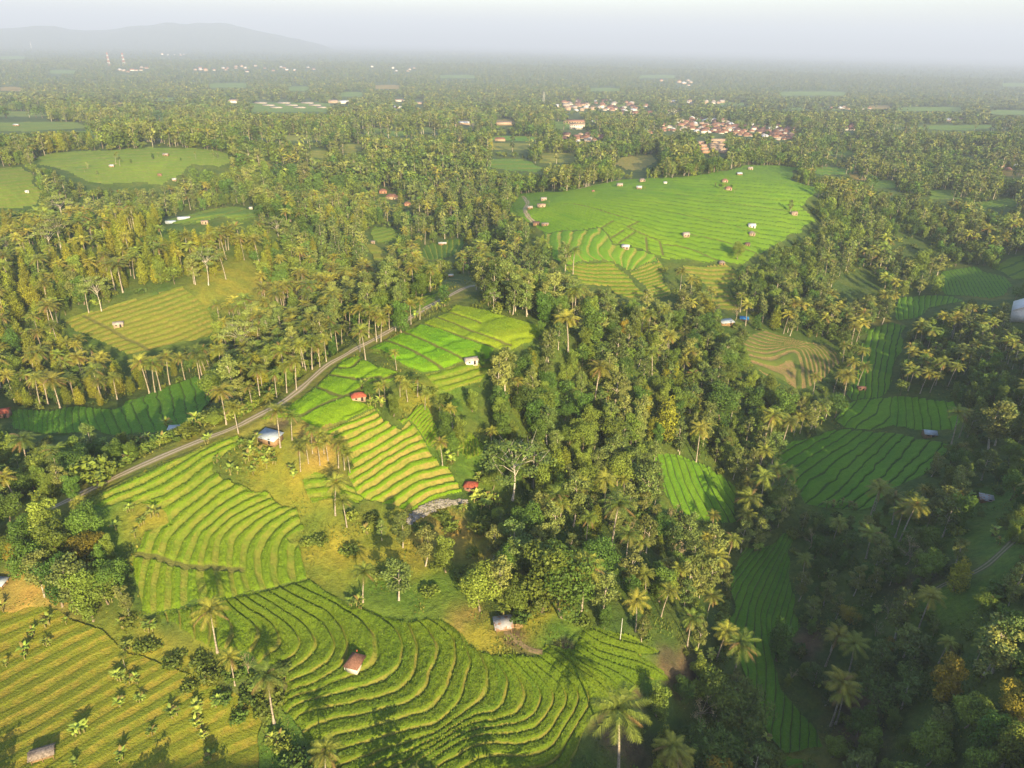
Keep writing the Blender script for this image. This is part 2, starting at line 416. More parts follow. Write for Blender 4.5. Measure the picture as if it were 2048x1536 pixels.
field('rice_terrace', 'three narrow grassy terrace steps under the grey field hut',
      [(847, 746), (930, 724), (975, 722), (985, 728), (965, 760), (900, 785), (872, 772)],
      between([(845, 747), (930, 726), (990, 716)], [(860, 790), (920, 775), (980, 755)], 4), 0.5, 0.45, RICE, GRASSY, plants=0.3)
field('rice_field', 'narrow sunlit paddy strip behind the roadside palm row',
      c5([(380, 700), (450, 640), (560, 600), (560, 640), (500, 690), (400, 740)]), between(c5([(380, 690), (560, 600)]), c5([(420, 740), (560, 650)]), 3), 0.2, 0.2, RICE, GRASSY)

# the dry field at the lower left
field('dry_field', 'dry yellowish field of slanting strips with scattered banana plants',
      [(-60, 1225), (60, 1212), (140, 1235), (200, 1250), (235, 1290), (330, 1330), (400, 1370), (500, 1400), (530, 1440), (520, 1560), (300, 1600), (-100, 1600)],
      between(c10([(-100, 380), (60, 320), (300, 230)]), c10([(300, 1260), (620, 1080), (1000, 880)]), 13), 0.16, 0.44, (0.115, 0.165, 0.014), (0.205, 0.180, 0.024), plants=0.22, hgt=0.12, wob=0.35)

# the brown strip field across the left valley
field('dry_field', 'tan and green strip field across the left valley with a lone hut',
      c4([(350, 760), (420, 730), (560, 690), (700, 650), (860, 605), (1000, 560), (1080, 545), (1120, 590), (1180, 650), (1240, 730), (1270, 800), (1220, 880), (1100, 900), (900, 950), (740, 990), (640, 930), (520, 850), (440, 830)]),
      between(c4([(300, 780), (420, 720), (700, 640), (1060, 535)]), c4([(700, 1000), (900, 950), (1100, 900), (1290, 810)]), 13), 0.35, 0.42, (0.125, 0.185, 0.018), (0.205, 0.180, 0.034),
      bunds=[c4([(490, 735), (600, 790), (680, 830), (740, 875), (800, 890), (880, 945)])], wob=0.22)

# shaded valley left of the road
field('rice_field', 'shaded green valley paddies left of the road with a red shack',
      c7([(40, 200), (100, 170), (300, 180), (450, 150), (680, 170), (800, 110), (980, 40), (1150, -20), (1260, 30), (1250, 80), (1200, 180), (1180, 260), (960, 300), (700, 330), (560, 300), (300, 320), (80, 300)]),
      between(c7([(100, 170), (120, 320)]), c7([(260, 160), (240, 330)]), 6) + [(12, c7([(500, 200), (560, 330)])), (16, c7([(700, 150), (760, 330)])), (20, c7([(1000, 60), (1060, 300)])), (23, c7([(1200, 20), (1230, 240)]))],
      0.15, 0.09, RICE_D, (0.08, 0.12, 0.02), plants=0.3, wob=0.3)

# the broad plateau of paddies beyond the woods
F6A = c5([(1060, 160), (1010, 120), (1000, 90), (1060, 20)]) + [(1042, 388), (1090, 384), (1124, 384), (1158, 377), (1200, 368), (1244, 360), (1348, 356), (1400, 350), (1450, 343), (1485, 331), (1560, 331), (1601, 336), (1584, 362), (1650, 382), (1621, 403), (1608, 414), (1640, 448), (1567, 472), (1530, 500),
      (1495, 527)] + c6([(300, 420), (200, 445), (60, 425)]) + c5([(1950, 420), (1870, 400), (1700, 345), (1600, 330), (1540, 215), (1440, 235), (1300, 235), (1230, 250), (1150, 235)])
field('rice_field', 'broad bright green plateau of paddies dotted with small huts',
      F6A, between(c5([(980, 60), (1400, 260), (1700, 400), (2150, 520)]), c2([(1060, 1100), (1500, 1080), (1900, 1080), (2900, 1150)]), 22), 0.3, 0.12, (0.112, 0.250, 0.008), (0.075, 0.120, 0.014),
      bunds=[c5([(1250, 90), (1370, 75), (1560, 130), (1750, 185)]), c5([(1680, 215), (1750, 185)]), c5([(1570, 290), (1660, 235)]), c5([(1630, 310), (1720, 250)]), c5([(1680, 215), (1790, 265), (1870, 300)]), c6([(-60, 320), (60, 330), (250, 410)]),
             c5([(1500, 240), (1540, 215), (1600, 180)]), c6([(100, 260), (300, 300), (480, 370)]), c5([(1790, 280), (1800, 380)]), c5([(1870, 300), (1890, 380)]), c6([(0, 20), (300, 70), (700, 130)]), c6([(-100, 120), (200, 170), (500, 250)])], wob=0.25)
F6B = [(k, p) for k, p in enumerate([
    c5([(1215, 255), (1210, 290), (1235, 380)]), c5([(1300, 240), (1285, 320), (1300, 420), (1370, 470)]), c5([(1375, 240), (1330, 300), (1330, 400), (1400, 460)]), c5([(1440, 238), (1400, 290), (1390, 380), (1440, 430), (1570, 430)]),
    c5([(1500, 250), (1440, 330), (1450, 390), (1500, 420), (1580, 425)]), c5([(1560, 290), (1500, 360), (1540, 410), (1600, 440)]), c5([(1620, 320), (1560, 400), (1640, 460)]), c5([(1680, 340), (1620, 430), (1660, 480)]), c5([(1720, 350), (1680, 440), (1690, 480)]),
    c5([(1790, 370), (1760, 420), (1690, 470), (1700, 490)]), c5([(1840, 390), (1800, 440), (1700, 500)])])]
field('rice_terrace', 'curved terrace steps spilling down the near corner of the bright plateau',
      c5([(1150, 240), (1230, 250), (1300, 235), (1440, 235), (1540, 215), (1600, 330), (1700, 345), (1870, 400), (1880, 440), (1830, 440), (1690, 490), (1650, 470), (1560, 425), (1400, 430), (1360, 440), (1300, 420), (1250, 400), (1220, 340), (1200, 270)]),
      F6B, 0.5, 0.26, (0.100, 0.245, 0.012), (0.23, 0.225, 0.045), wob=0.15)
field('rice_terrace', 'striped terrace steps under the plateau above the central wood',
      c5([(1250, 400), (1360, 440), (1400, 430), (1560, 425), (1650, 480), (1720, 550), (1800, 620), (1830, 650), (1700, 640), (1600, 620), (1560, 570), (1400, 560), (1370, 500), (1300, 450)]),
      between(c5([(1250, 380), (1400, 420), (1560, 420)]), c5([(1500, 660), (1650, 650), (1850, 650)]), 11), 0.7, 0.30, RICE, (0.22, 0.20, 0.035))
field('rice_terrace', 'ladder of narrow sunlit terrace steps right of the dividing hedge',
      c5([(1660, 470), (1760, 440), (1870, 400), (1890, 450), (1900, 500), (1950, 590), (1960, 620), (1850, 640), (1800, 580), (1720, 520)]),
      between(c5([(1640, 470), (1760, 440), (1870, 400)]), c5([(1830, 650), (1900, 640), (1990, 610)]), 13), 0.6, 0.36, RICE, (0.26, 0.225, 0.05))
field('rice_terrace', 'ladder of olive terrace steps under the plateau edge near the palm trunks',
      c6([(60, 440), (200, 455), (290, 440), (380, 505), (300, 560), (330, 620), (370, 690), (260, 690), (230, 600), (160, 520), (80, 480)]),
      between(c6([(60, 430), (200, 450), (380, 440)]), c6([(200, 700), (380, 700)]), 11), 0.6, 0.36, (0.12, 0.20, 0.016), (0.23, 0.20, 0.04))

# right-hand valley, in shade
V1 = [c9([(620, 690), (700, 600), (900, 450), (1100, 310)]), c9([(690, 700), (800, 600), (970, 460), (1170, 310)]), c9([(770, 720), (890, 620), (1030, 490), (1230, 320)]), c9([(840, 735), (960, 650), (1100, 510), (1290, 320)]),
      c9([(920, 745), (1040, 650), (1180, 500), (1350, 330)]), c9([(1000, 750), (1130, 650), (1270, 510), (1420, 345)]), c9([(1070, 760), (1220, 640), (1380, 490), (1500, 360)]), c9([(1170, 740), (1300, 640), (1450, 500), (1570, 380)])]
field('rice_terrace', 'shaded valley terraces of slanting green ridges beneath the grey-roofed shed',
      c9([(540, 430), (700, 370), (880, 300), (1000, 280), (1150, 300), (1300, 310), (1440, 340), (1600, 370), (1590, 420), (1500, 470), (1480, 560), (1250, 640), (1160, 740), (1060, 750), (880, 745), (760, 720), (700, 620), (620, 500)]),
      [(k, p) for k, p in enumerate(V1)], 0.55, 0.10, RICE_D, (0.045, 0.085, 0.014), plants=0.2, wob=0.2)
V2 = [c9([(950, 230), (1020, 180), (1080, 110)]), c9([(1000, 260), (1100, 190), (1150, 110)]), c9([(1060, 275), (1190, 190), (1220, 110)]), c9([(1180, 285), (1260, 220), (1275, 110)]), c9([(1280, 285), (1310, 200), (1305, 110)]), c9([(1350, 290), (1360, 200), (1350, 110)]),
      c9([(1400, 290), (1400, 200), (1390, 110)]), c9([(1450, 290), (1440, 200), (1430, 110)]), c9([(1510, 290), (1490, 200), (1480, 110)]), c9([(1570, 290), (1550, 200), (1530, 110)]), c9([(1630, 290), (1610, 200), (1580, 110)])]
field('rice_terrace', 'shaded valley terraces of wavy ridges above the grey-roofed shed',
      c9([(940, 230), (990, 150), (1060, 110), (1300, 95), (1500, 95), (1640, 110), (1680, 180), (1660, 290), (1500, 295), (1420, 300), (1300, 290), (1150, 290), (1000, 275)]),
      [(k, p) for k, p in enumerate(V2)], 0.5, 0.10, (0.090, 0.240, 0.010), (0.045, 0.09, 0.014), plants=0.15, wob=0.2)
field('rice_terrace', 'narrow terrace tongue between the central wood and the valley palms',
      c9([(-100, 440), (0, 440), (80, 470), (170, 500), (280, 560), (380, 640), (370, 740), (340, 830), (240, 830), (100, 800), (20, 760), (-80, 620)]),
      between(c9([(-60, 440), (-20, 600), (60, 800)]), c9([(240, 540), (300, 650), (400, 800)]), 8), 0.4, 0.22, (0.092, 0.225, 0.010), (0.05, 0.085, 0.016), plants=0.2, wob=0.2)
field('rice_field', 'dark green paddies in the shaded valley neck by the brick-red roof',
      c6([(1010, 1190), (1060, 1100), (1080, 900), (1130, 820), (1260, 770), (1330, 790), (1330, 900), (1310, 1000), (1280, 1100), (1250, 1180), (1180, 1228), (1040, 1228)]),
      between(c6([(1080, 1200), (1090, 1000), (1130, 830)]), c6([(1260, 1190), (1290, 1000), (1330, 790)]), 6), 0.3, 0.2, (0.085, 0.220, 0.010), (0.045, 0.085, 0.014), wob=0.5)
field('rice_field', 'green valley paddies with faint ridges towards the white shed',
      c6([(1290, 630), (1450, 615), (1650, 620), (1700, 640), (1650, 660), (1550, 700), (1400, 750), (1310, 760), (1280, 700)]),
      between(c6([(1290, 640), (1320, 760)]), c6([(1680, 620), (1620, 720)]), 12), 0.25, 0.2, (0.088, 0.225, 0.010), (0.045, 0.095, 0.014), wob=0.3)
field('rice_terrace', 'fan of fine shaded terraces near the far valley bend',
      c6([(1550, 480), (1650, 460), (1800, 440), (1830, 470), (1930, 500), (1990, 560), (1950, 620), (1850, 640), (1700, 625), (1560, 615), (1550, 560)]),
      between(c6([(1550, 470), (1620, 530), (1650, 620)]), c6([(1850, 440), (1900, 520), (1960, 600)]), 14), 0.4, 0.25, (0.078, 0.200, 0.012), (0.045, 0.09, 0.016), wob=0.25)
field('rice_field', 'small lit paddy at the right frame edge above the white shed',
      c6([(1850, 450), (1950, 390), (2100, 370), (2150, 520), (2000, 530), (1930, 480)]), between(c6([(1850, 450), (1960, 380)]), c6([(1960, 540), (2150, 500)]), 4), 0.3, 0.15, RICE, (0.07, 0.12, 0.02))
field('dry_field', 'ploughed brown terrace bowl beside the valley stream',
      c6([(370, 890), (450, 860), (560, 830), (700, 870), (880, 890), (940, 940), (960, 1010), (900, 1100), (820, 1160), (740, 1170), (620, 1100), (500, 1060), (420, 990)]),
      between(c6([(360, 900), (480, 960), (640, 900), (760, 930), (800, 1150)]), c6([(620, 840), (800, 880), (900, 930), (960, 1000), (940, 1060)]), 8), 0.5, 0.5, (0.085, 0.135, 0.022), (0.235, 0.165, 0.075), wob=0.2)
field('rice_field', 'narrow dark green valley floor strip at the lower right',
      c12([(330, 440), (340, 250), (360, 60), (440, -60)]) + c9([(480, 1000), (560, 960), (640, 880), (690, 900), (660, 1000)]) +
      c12([(690, 0), (690, 300), (720, 400), (600, 600), (620, 760), (840, 1000), (860, 1100), (650, 1130), (560, 1040), (470, 800), (400, 640)]),
      between(c12([(350, 420), (420, 200), (520, 40), (590, -60)]), c12([(640, 700), (560, 400), (640, 150), (690, 0)]), 6), 0.3, 0.14, (0.070, 0.190, 0.010), (0.07, 0.10, 0.022), plants=0.3, wob=0.4)
field('rice_field', 'dark paddy corner by the lone road at the bottom right',
      c12([(600, 1200), (640, 1170), (760, 1180), (760, 1260), (600, 1260)]), between(c12([(600, 1200), (700, 1170)]), c12([(600, 1300), (800, 1240)]), 3), 0.2, 0.2, RICE_D, GRASSY, plants=0.3)

# clearings further off
field('rice_field', 'pale grassy hillside field with a few trees left of the big wood',
      c1([(180, 960), (230, 920), (350, 890), (650, 880), (900, 860), (1180, 870), (1340, 900), (1380, 960), (1300, 990), (1150, 970), (1040, 1040), (950, 1100), (800, 1080), (640, 1100), (520, 1080), (430, 1040), (330, 980)]),
      between(c1([(150, 940), (700, 900), (1350, 880)]), c1([(400, 1120), (800, 1120), (1250, 1060)]), 13), 0.5, 0.24, (0.125, 0.225, 0.022), (0.185, 0.21, 0.045), wob=0.3)
field('rice_field', 'green terrace field at the left frame edge far behind the palms',
      c1([(-120, 980), (150, 970), (190, 1010), (200, 1060), (250, 1140), (230, 1210), (-120, 1230)]), between(c1([(-100, 990), (200, 970)]), c1([(-100, 1230), (260, 1180)]), 12), 0.45, 0.3, (0.13, 0.225, 0.018), (0.20, 0.21, 0.04))
field('rice_field', 'light green strip field far left by a blue-grey shed',
      c1([(-150, 715), (430, 712), (560, 740), (600, 750), (400, 760), (200, 770), (-150, 770)]), between(c1([(-150, 715), (500, 715)]), c1([(-150, 775), (600, 760)]), 4), 0.3, 0.2, (0.125, 0.22, 0.025), GRASSY)
field('rice_field', 'thin pale field line far left before the plain',
      c1([(-150, 650), (280, 650), (280, 685), (-150, 690)]), between(c1([(-150, 650), (280, 650)]), c1([(-150, 690), (280, 690)]), 3), 0.2, 0.2, (0.14, 0.22, 0.03), GRASSY)
field('rice_field', 'hilltop meadow with greenhouses behind the clove trees',
      c4([(940, 190), (1080, 150), (1200, 120), (1350, 90), (1440, 95), (1540, 140), (1540, 165), (1420, 185), (1290, 160), (1180, 190), (1060, 200)]), between(c4([(940, 200), (1350, 95)]), c4([(1100, 210), (1550, 170)]), 4), 0.4, 0.1, (0.125, 0.235, 0.022), GRASSY)
field('rice_field', 'small green clearing among palms in the hollow below the wood',
      c5([(140, 240), (200, 215), (300, 220), (360, 240), (320, 290), (220, 310), (160, 290)]), between(c5([(140, 250), (300, 220)]), c5([(200, 310), (360, 260)]), 4), 0.4, 0.15, (0.115, 0.22, 0.018), GRASSY)
field('rice_field', 'yellowish grass slope beside the small hollow clearing',
      c5([(150, 310), (230, 320), (290, 380), (260, 450), (200, 470), (160, 400)]), between(c5([(150, 310), (290, 320)]), c5([(180, 470), (290, 450)]), 4), 0.4, 0.15, (0.17, 0.215, 0.022), GRASSY)
field('rice_terrace', 'shaded small terraces in the hollow with a pale roof',
      c5([(480, 330), (560, 300), (660, 290), (740, 280), (730, 340), (690, 380), (600, 400), (520, 410), (470, 380)]), between(c5([(480, 330), (520, 410)]), c5([(740, 280), (700, 390)]), 8), 0.5, 0.2, (0.065, 0.16, 0.014), GRASSY)
field('rice_field', 'green field with a brown patch far behind the central wood',
      c2([(860, 935), (1000, 930), (1100, 935), (1210, 990), (1180, 1010), (1000, 1000), (870, 970)]), between(c2([(860, 940), (1150, 935)]), c2([(870, 1010), (1210, 1010)]), 4), 0.3, 0.15, (0.10, 0.22, 0.02), GRASSY)
field('dry_field', 'tan terraced slope far behind the plateau',
      c2([(1560, 950), (1640, 920), (1860, 905), (1870, 950), (1760, 1000), (1680, 1000)]), between(c2([(1560, 950), (1860, 905)]), c2([(1680, 1005), (1870, 960)]), 8), 0.6, 0.4, (0.20, 0.235, 0.04), (0.28, 0.22, 0.07))
field('rice_field', 'bright green strip far behind by the dirt yard',
      c2([(820, 800), (1000, 795), (1230, 805), (1230, 825), (1050, 830), (900, 820)]), between(c2([(820, 800), (1230, 805)]), c2([(900, 830), (1230, 830)]), 3), 0.3, 0.1, (0.09, 0.24, 0.02), GRASSY)
field('rice_field', 'pale green clearing far behind the tan woods',
      c2([(90, 760), (200, 745), (300, 755), (280, 775), (100, 780)]), between(c2([(90, 760), (300, 750)]), c2([(90, 785), (300, 780)]), 3), 0.3, 0.1, (0.13, 0.22, 0.03), GRASSY)
field('rice_field', 'pale green clearing second of the pair far behind the tan woods',
      c2([(440, 740), (560, 745), (620, 770), (560, 785), (460, 775)]), between(c2([(440, 740), (600, 745)]), c2([(440, 790), (620, 780)]), 3), 0.3, 0.1, (0.13, 0.22, 0.03), GRASSY)
field('rice_field', 'hazy green plain field far right beyond the town',
      c3([(1300, 740), (1500, 730), (1900, 730), (2000, 755), (1700, 765), (1450, 760)]), between(c3([(1300, 740), (1900, 725)]), c3([(1300, 770), (2000, 765)]), 3), 0.3, 0.1, (0.11, 0.22, 0.03), GRASSY)
field('rice_field', 'hazy pale field strip at the far right frame edge',
      c3([(1800, 650), (1900, 642), (2150, 650), (2150, 675), (1850, 670)]), between(c3([(1800, 650), (2150, 650)]), c3([(1800, 680), (2150, 680)]), 3), 0.3, 0.1, (0.11, 0.22, 0.03), GRASSY)
field('rice_terrace', 'green terraces in the shaded right wood behind the valley',
      c6([(1700, 100), (1850, 60), (1960, 40), (2040, 70), (1980, 100), (1850, 110), (1750, 110)]), between(c6([(1700, 110), (1850, 60)]), c6([(1950, 110), (2040, 60)]), 8), 0.5, 0.2, (0.08, 0.19, 0.015), GRASSY)
field('rice_field', 'green corner field behind the plateau tree point',
      c3([(780, 985), (900, 980), (1080, 990), (1060, 1010), (950, 1030), (830, 1020)]), between(c3([(780, 985), (1080, 990)]), c3([(830, 1030), (1080, 1015)]), 3), 0.3, 0.15, (0.10, 0.23, 0.016), GRASSY)
field('rice_terrace', 'sloping terraces on the wood edge right of the plateau',
      c6([(640, 90), (760, 110), (800, 150), (740, 160), (700, 140)]) , between(c6([(640, 90), (760, 150)]), c6([(760, 90), (820, 150)]), 5), 0.4, 0.2, (0.12, 0.21, 0.02), GRASSY)

# open ground (no trees stand there): grass, banks, yards
OPEN = [
    cD([(990, 330), (1180, 160), (1330, 150), (1480, 190), (1600, 420), (1750, 400), (1900, 420), (1750, 560), (1750, 900), (1500, 690), (1180, 490), (1010, 420)]),
    cE([(0, 950), (200, 950), (560, 950), (650, 1130), (750, 1230), (1000, 1290), (960, 1400), (700, 1300), (560, 1250), (300, 1250), (160, 1250), (0, 1100)]),
    [(620, 1060), (720, 1080), (760, 1150), (900, 1150), (940, 1200), (900, 1235), (760, 1215), (690, 1190), (640, 1165), (615, 1100)],
    cB([(400, 250), (700, 330), (940, 300), (1280, 320), (1320, 470), (1500, 470), (1450, 640), (1230, 600), (1100, 540), (900, 350), (630, 370)]),
    cC([(240, 260), (640, 300), (700, 500), (600, 600), (420, 620), (200, 470), (240, 400)]),
    cD([(200, 640), (480, 690), (620, 830), (400, 1050), (260, 1100), (180, 900)]),
    [(1640, 560), (1740, 540), (1760, 570), (1700, 600)],
    cC([(1150, 620), (1350, 600), (1600, 700), (1560, 830), (1420, 830), (1330, 720)]),
    c9([(1640, 830), (1760, 790), (1900, 900), (1960, 960), (1850, 1080), (1720, 1140), (1640, 1130), (1760, 1020)]),
    c12([(1500, 150), (1640, 100), (1800, 20), (1900, -20), (1850, 60), (1750, 120), (1780, 200), (1680, 270), (1560, 240)]),
    c11([(1500, 960), (1640, 940), (1660, 1229), (1350, 1229), (1440, 1080)]),
    c4([(1080, 545), (1300, 530), (1650, 560), (1580, 600), (1300, 600), (1180, 640)]),
    c4([(1290, 440), (1450, 430), (1500, 480), (1560, 540), (1350, 540), (1290, 500)]),
    c5([(620, 580), (650, 510), (780, 490), (870, 540), (700, 590)]),
]

STRIPS = []    # pale clearings and field strips in the woods of the plain: outline, cover
def strip_at(x0, y0, x1, y1, cover, slope=0.0):
    n_ = 5
    xs = np.linspace(x0, x1, n_); top = [(x, y0 + slope * (x - x0) + (1.2 if i in (0, n_ - 1) else 0)) for i, x in enumerate(xs)]; bot = [(x, y1 + slope * (x - x0)) for x in xs[::-1]]
    STRIPS.append((np.array(top + bot), cover))
for a in [(0, 174, 45, 182, 'dry'), (420, 166, 494, 175, 'field'), (576, 173, 618, 181, 'field'), (305, 228, 332, 240, 'field'), (490, 268, 570, 280, 'field'), (560, 270, 648, 282, 'pale'), (100, 140, 150, 147, 'field'), (0, 112, 50, 118, 'field'),
          (750, 170, 800, 178, 'dry'), (680, 184, 730, 193, 'field'), (1560, 183, 1690, 191, 'field'), (1520, 213, 1680, 219, 'field', .01), (1735, 211, 1785, 218, 'dry'), (1790, 214, 1925, 222, 'field'), (2005, 166, 2060, 173, 'field'), (1760, 248, 1830, 257, 'field'),
          (1825, 334, 1865, 342, 'dry'), (2000, 340, 2060, 352, 'dry'), (970, 286, 1060, 300, 'pale'), (1080, 306, 1150, 326, 'pale'), (680, 288, 724, 306, 'pale'), (1105, 243, 1150, 258, 'field'), (990, 239, 1030, 252, 'dry'), (880, 150, 950, 156, 'field'), (1280, 150, 1350, 156, 'field'),
          (620, 300, 660, 316, 'pale'), (520, 322, 570, 338, 'pale'), (770, 262, 830, 272, 'field'), (280, 268, 330, 280, 'pale'), (150, 262, 210, 272, 'field'), (1440, 205, 1500, 211, 'field'), (500, 205, 660, 224, 'field'), (905, 241, 952, 251, 'dry'), (1700, 348, 1730, 360, 'dry'), (1860, 380, 1920, 398, 'field'), (1740, 360, 1790, 376, 'field'),
          (1900, 300, 1960, 308, 'field'), (1650, 300, 1710, 310, 'field'), (300, 195, 360, 202, 'field'), (200, 205, 260, 212, 'dry'), (1180, 176, 1240, 182, 'field')]:
    strip_at(*a)
OPEN += [p for p, _ in STRIPS]
# ------------------------------------------------------------------ materials
def new_mat(name):
    m = bpy.data.materials.new(name)
    m.use_nodes = True
    n = m.node_tree
    n.nodes.clear()
    o = n.nodes.new('ShaderNodeOutputMaterial')
    b = n.nodes.new('ShaderNodeBsdfPrincipled')
    b.inputs['Roughness'].default_value = 0.85
    b.inputs['Specular IOR Level'].default_value = 0.2
    n.links.new(b.outputs[0], o.inputs[0])
    return m, n, b

def N(n, t, **kw):
    x = n.nodes.new(t)
    for k, v in kw.items():
        setattr(x, k, v)
    return x

def val(n, sock, v):
    if isinstance(v, (int, float, tuple, list)):
        sock.default_value = v
    else:
        n.links.new(v, sock)

def math_(n, op, a, b=0.0, c=0.0, clamp=False):
    x = N(n, 'ShaderNodeMath', operation=op, use_clamp=clamp)
    for i, v in enumerate((a, b, c)):
        val(n, x.inputs[i], v)
    return x.outputs[0]

def mixc(n, f, a, b, mode='MIX'):
    x = N(n, 'ShaderNodeMix', data_type='RGBA', blend_type=mode)
    val(n, x.inputs[0], f)
    for i, v in ((6, a), (7, b)):
        if isinstance(v, (tuple, list)) and len(v) == 3:
            v = (*v, 1)
        val(n, x.inputs[i], v)
    return x.outputs[2]

def ramp(n, f, lo, hi):
    x = N(n, 'ShaderNodeMapRange', interpolation_type='SMOOTHSTEP')
    val(n, x.inputs[0], f)
    x.inputs[1].default_value, x.inputs[2].default_value = lo, hi
    return x.outputs[0]

def noise(n, scale, detail=3.0, rough=0.55, vec=None):
    x = N(n, 'ShaderNodeTexNoise')
    x.inputs['Scale'].default_value, x.inputs['Detail'].default_value, x.inputs['Roughness'].default_value = scale, detail, rough
    if vec is None:
        g = n.nodes.get('geo') or N(n, 'ShaderNodeNewGeometry', name='geo')
        vec = g.outputs['Position']
    n.links.new(vec, x.inputs['Vector'])
    return x.outputs['Fac']

def attr(n, name):
    x = N(n, 'ShaderNodeAttribute')
    x.attribute_name = name
    return x

def bump(n, b, h, dist, strength=0.6):
    x = N(n, 'ShaderNodeBump')
    x.inputs['Strength'].default_value, x.inputs['Distance'].default_value = strength, dist
    n.links.new(h, x.inputs['Height'])
    n.links.new(x.outputs[0], b.inputs['Normal'])

def scale_c(c, k):
    return tuple(min(1, v * k) for v in c)

def mat_ground():
    m, n, b = new_mat('ground cover')
    a = attr(n, 'cover')
    n1, n2, n3 = noise(n, 0.13, 4), noise(n, 0.9, 3), noise(n, 4.0, 2)
    c = mixc(n, ramp(n, n1, 0.35, 0.7), mixc(n, 1.0, a.outputs['Color'], (0.72, 0.85, 0.75), 'MULTIPLY'), mixc(n, 1.0, a.outputs['Color'], (1.25, 1.1, 1.05), 'MULTIPLY'))
    k = math_(n, 'ADD', math_(n, 'MULTIPLY', n2, 0.9), math_(n, 'MULTIPLY', n3, 0.7))
    c = mixc(n, 1.0, c, N_rgb(n, math_(n, 'ADD', k, 0.22)), 'MULTIPLY')
    n.links.new(c, b.inputs['Base Color'])
    bump(n, b, math_(n, 'ADD', n2, math_(n, 'MULTIPLY', n3, 0.5)), 0.5, 0.7)
    return m

def N_rgb(n, f):
    x = N(n, 'ShaderNodeCombineColor')
    for i in range(3):
        n.links.new(f, x.inputs[i])
    return x.outputs[0]

def mat_field(F):
    m, n, b = new_mat('rice and banks')
    L = attr(n, 'level').outputs['Fac']
    bd = attr(n, 'bund').outputs['Fac']
    nw = noise(n, 0.22, 2)
    nf = noise(n, 1.3, 3)
    q = math_(n, 'ADD', L, math_(n, 'MULTIPLY', math_(n, 'SUBTRACT', nw, 0.5), F['wob']))
    q = math_(n, 'ADD', q, math_(n, 'MULTIPLY', math_(n, 'SUBTRACT', nf, 0.5), 0.07))
    r = math_(n, 'FRACT', math_(n, 'ADD', q, 0.5))
    d = math_(n, 'ABSOLUTE', math_(n, 'SUBTRACT', r, 0.5))
    w = F['w']
    riser = math_(n, 'SUBTRACT', 1.0, ramp(n, d, w * 0.5 - 0.03, w * 0.5 + 0.03)) if w > 0 else 0.0
    cell = math_(n, 'FLOOR', math_(n, 'ADD', q, 0.5))
    wn = N(n, 'ShaderNodeTexWhiteNoise', noise_dimensions='1D')
    n.links.new(cell, wn.inputs['W'])
    n1, n2, n3 = noise(n, 0.10, 3), noise(n, 0.55, 3), noise(n, 3.2, 2, 0.7)
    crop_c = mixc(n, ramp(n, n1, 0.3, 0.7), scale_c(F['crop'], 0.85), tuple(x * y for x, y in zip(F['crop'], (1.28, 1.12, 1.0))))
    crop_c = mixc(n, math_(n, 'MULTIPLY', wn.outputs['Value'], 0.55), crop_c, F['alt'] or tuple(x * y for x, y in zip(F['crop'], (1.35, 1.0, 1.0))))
    k = math_(n, 'ADD', math_(n, 'MULTIPLY', n3, 0.8 + F['row']), math_(n, 'MULTIPLY', n2, 0.5))
    crop_c = mixc(n, 1.0, crop_c, N_rgb(n, math_(n, 'ADD', k, 0.35 - F['row'] * 0.5)), 'MULTIPLY')
    if F['plants'] == 0:
        vo = N(n, 'ShaderNodeTexVoronoi')
        vo.inputs['Scale'].default_value = 0.05
        g = n.nodes['geo']; n.links.new(g.outputs['Position'], vo.inputs['Vector'])
        sv = N(n, 'ShaderNodeSeparateColor'); n.links.new(vo.outputs['Color'], sv.inputs[0])
        crop_c = mixc(n, math_(n, 'MULTIPLY', sv.outputs[0], 0.55), crop_c, tuple(x * y for x, y in zip(F['crop'], (1.40, 1.05, 1.1))))
        crop_c = mixc(n, math_(n, 'MULTIPLY', sv.outputs[1], 0.40), crop_c, tuple(x * y for x, y in zip(F['crop'], (0.62, 0.72, 0.9))))
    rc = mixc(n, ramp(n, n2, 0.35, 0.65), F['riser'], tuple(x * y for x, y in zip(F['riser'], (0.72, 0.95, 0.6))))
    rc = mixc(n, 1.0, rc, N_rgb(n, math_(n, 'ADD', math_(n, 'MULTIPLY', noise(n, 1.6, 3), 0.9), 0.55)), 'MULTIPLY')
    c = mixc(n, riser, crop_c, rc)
    bm = math_(n, 'SUBTRACT', 1.0, ramp(n, math_(n, 'ADD', bd, math_(n, 'MULTIPLY', math_(n, 'SUBTRACT', nf, 0.5), 0.5)), 0.35, 0.75))
    c = mixc(n, math_(n, 'MULTIPLY', bm, 0.9), c, (0.11, 0.115, 0.03))
    n.links.new(c, b.inputs['Base Color'])
    bump(n, b, math_(n, 'ADD', n3, math_(n, 'MULTIPLY', n2, 0.5)), 0.35, 0.8)
    return m

# ------------------------------------------------------------------ objects
def mesh_np(name, V, quads=None, tris=None):
    me = bpy.data.meshes.new(name)
    V = np.asarray(V, np.float32)
    nq = 0 if quads is None else len(quads)
    ntq = 0 if tris is None else len(tris)
    me.vertices.add(len(V))
    me.vertices.foreach_set('co', V.ravel())
    idx = []
    starts = []
    s = 0
    if nq:
        idx.append(np.asarray(quads, np.int32).ravel())
        starts.append(np.arange(nq, dtype=np.int32) * 4)
        s = nq * 4
    if ntq:
        idx.append(np.asarray(tris, np.int32).ravel())
        starts.append(s + np.arange(ntq, dtype=np.int32) * 3)
    idx = np.concatenate(idx)
    starts = np.concatenate(starts)
    me.loops.add(len(idx))
    me.loops.foreach_set('vertex_index', idx)
    me.polygons.add(len(starts))
    me.polygons.foreach_set('loop_start', starts)
    me.update(calc_edges=True)
    return me

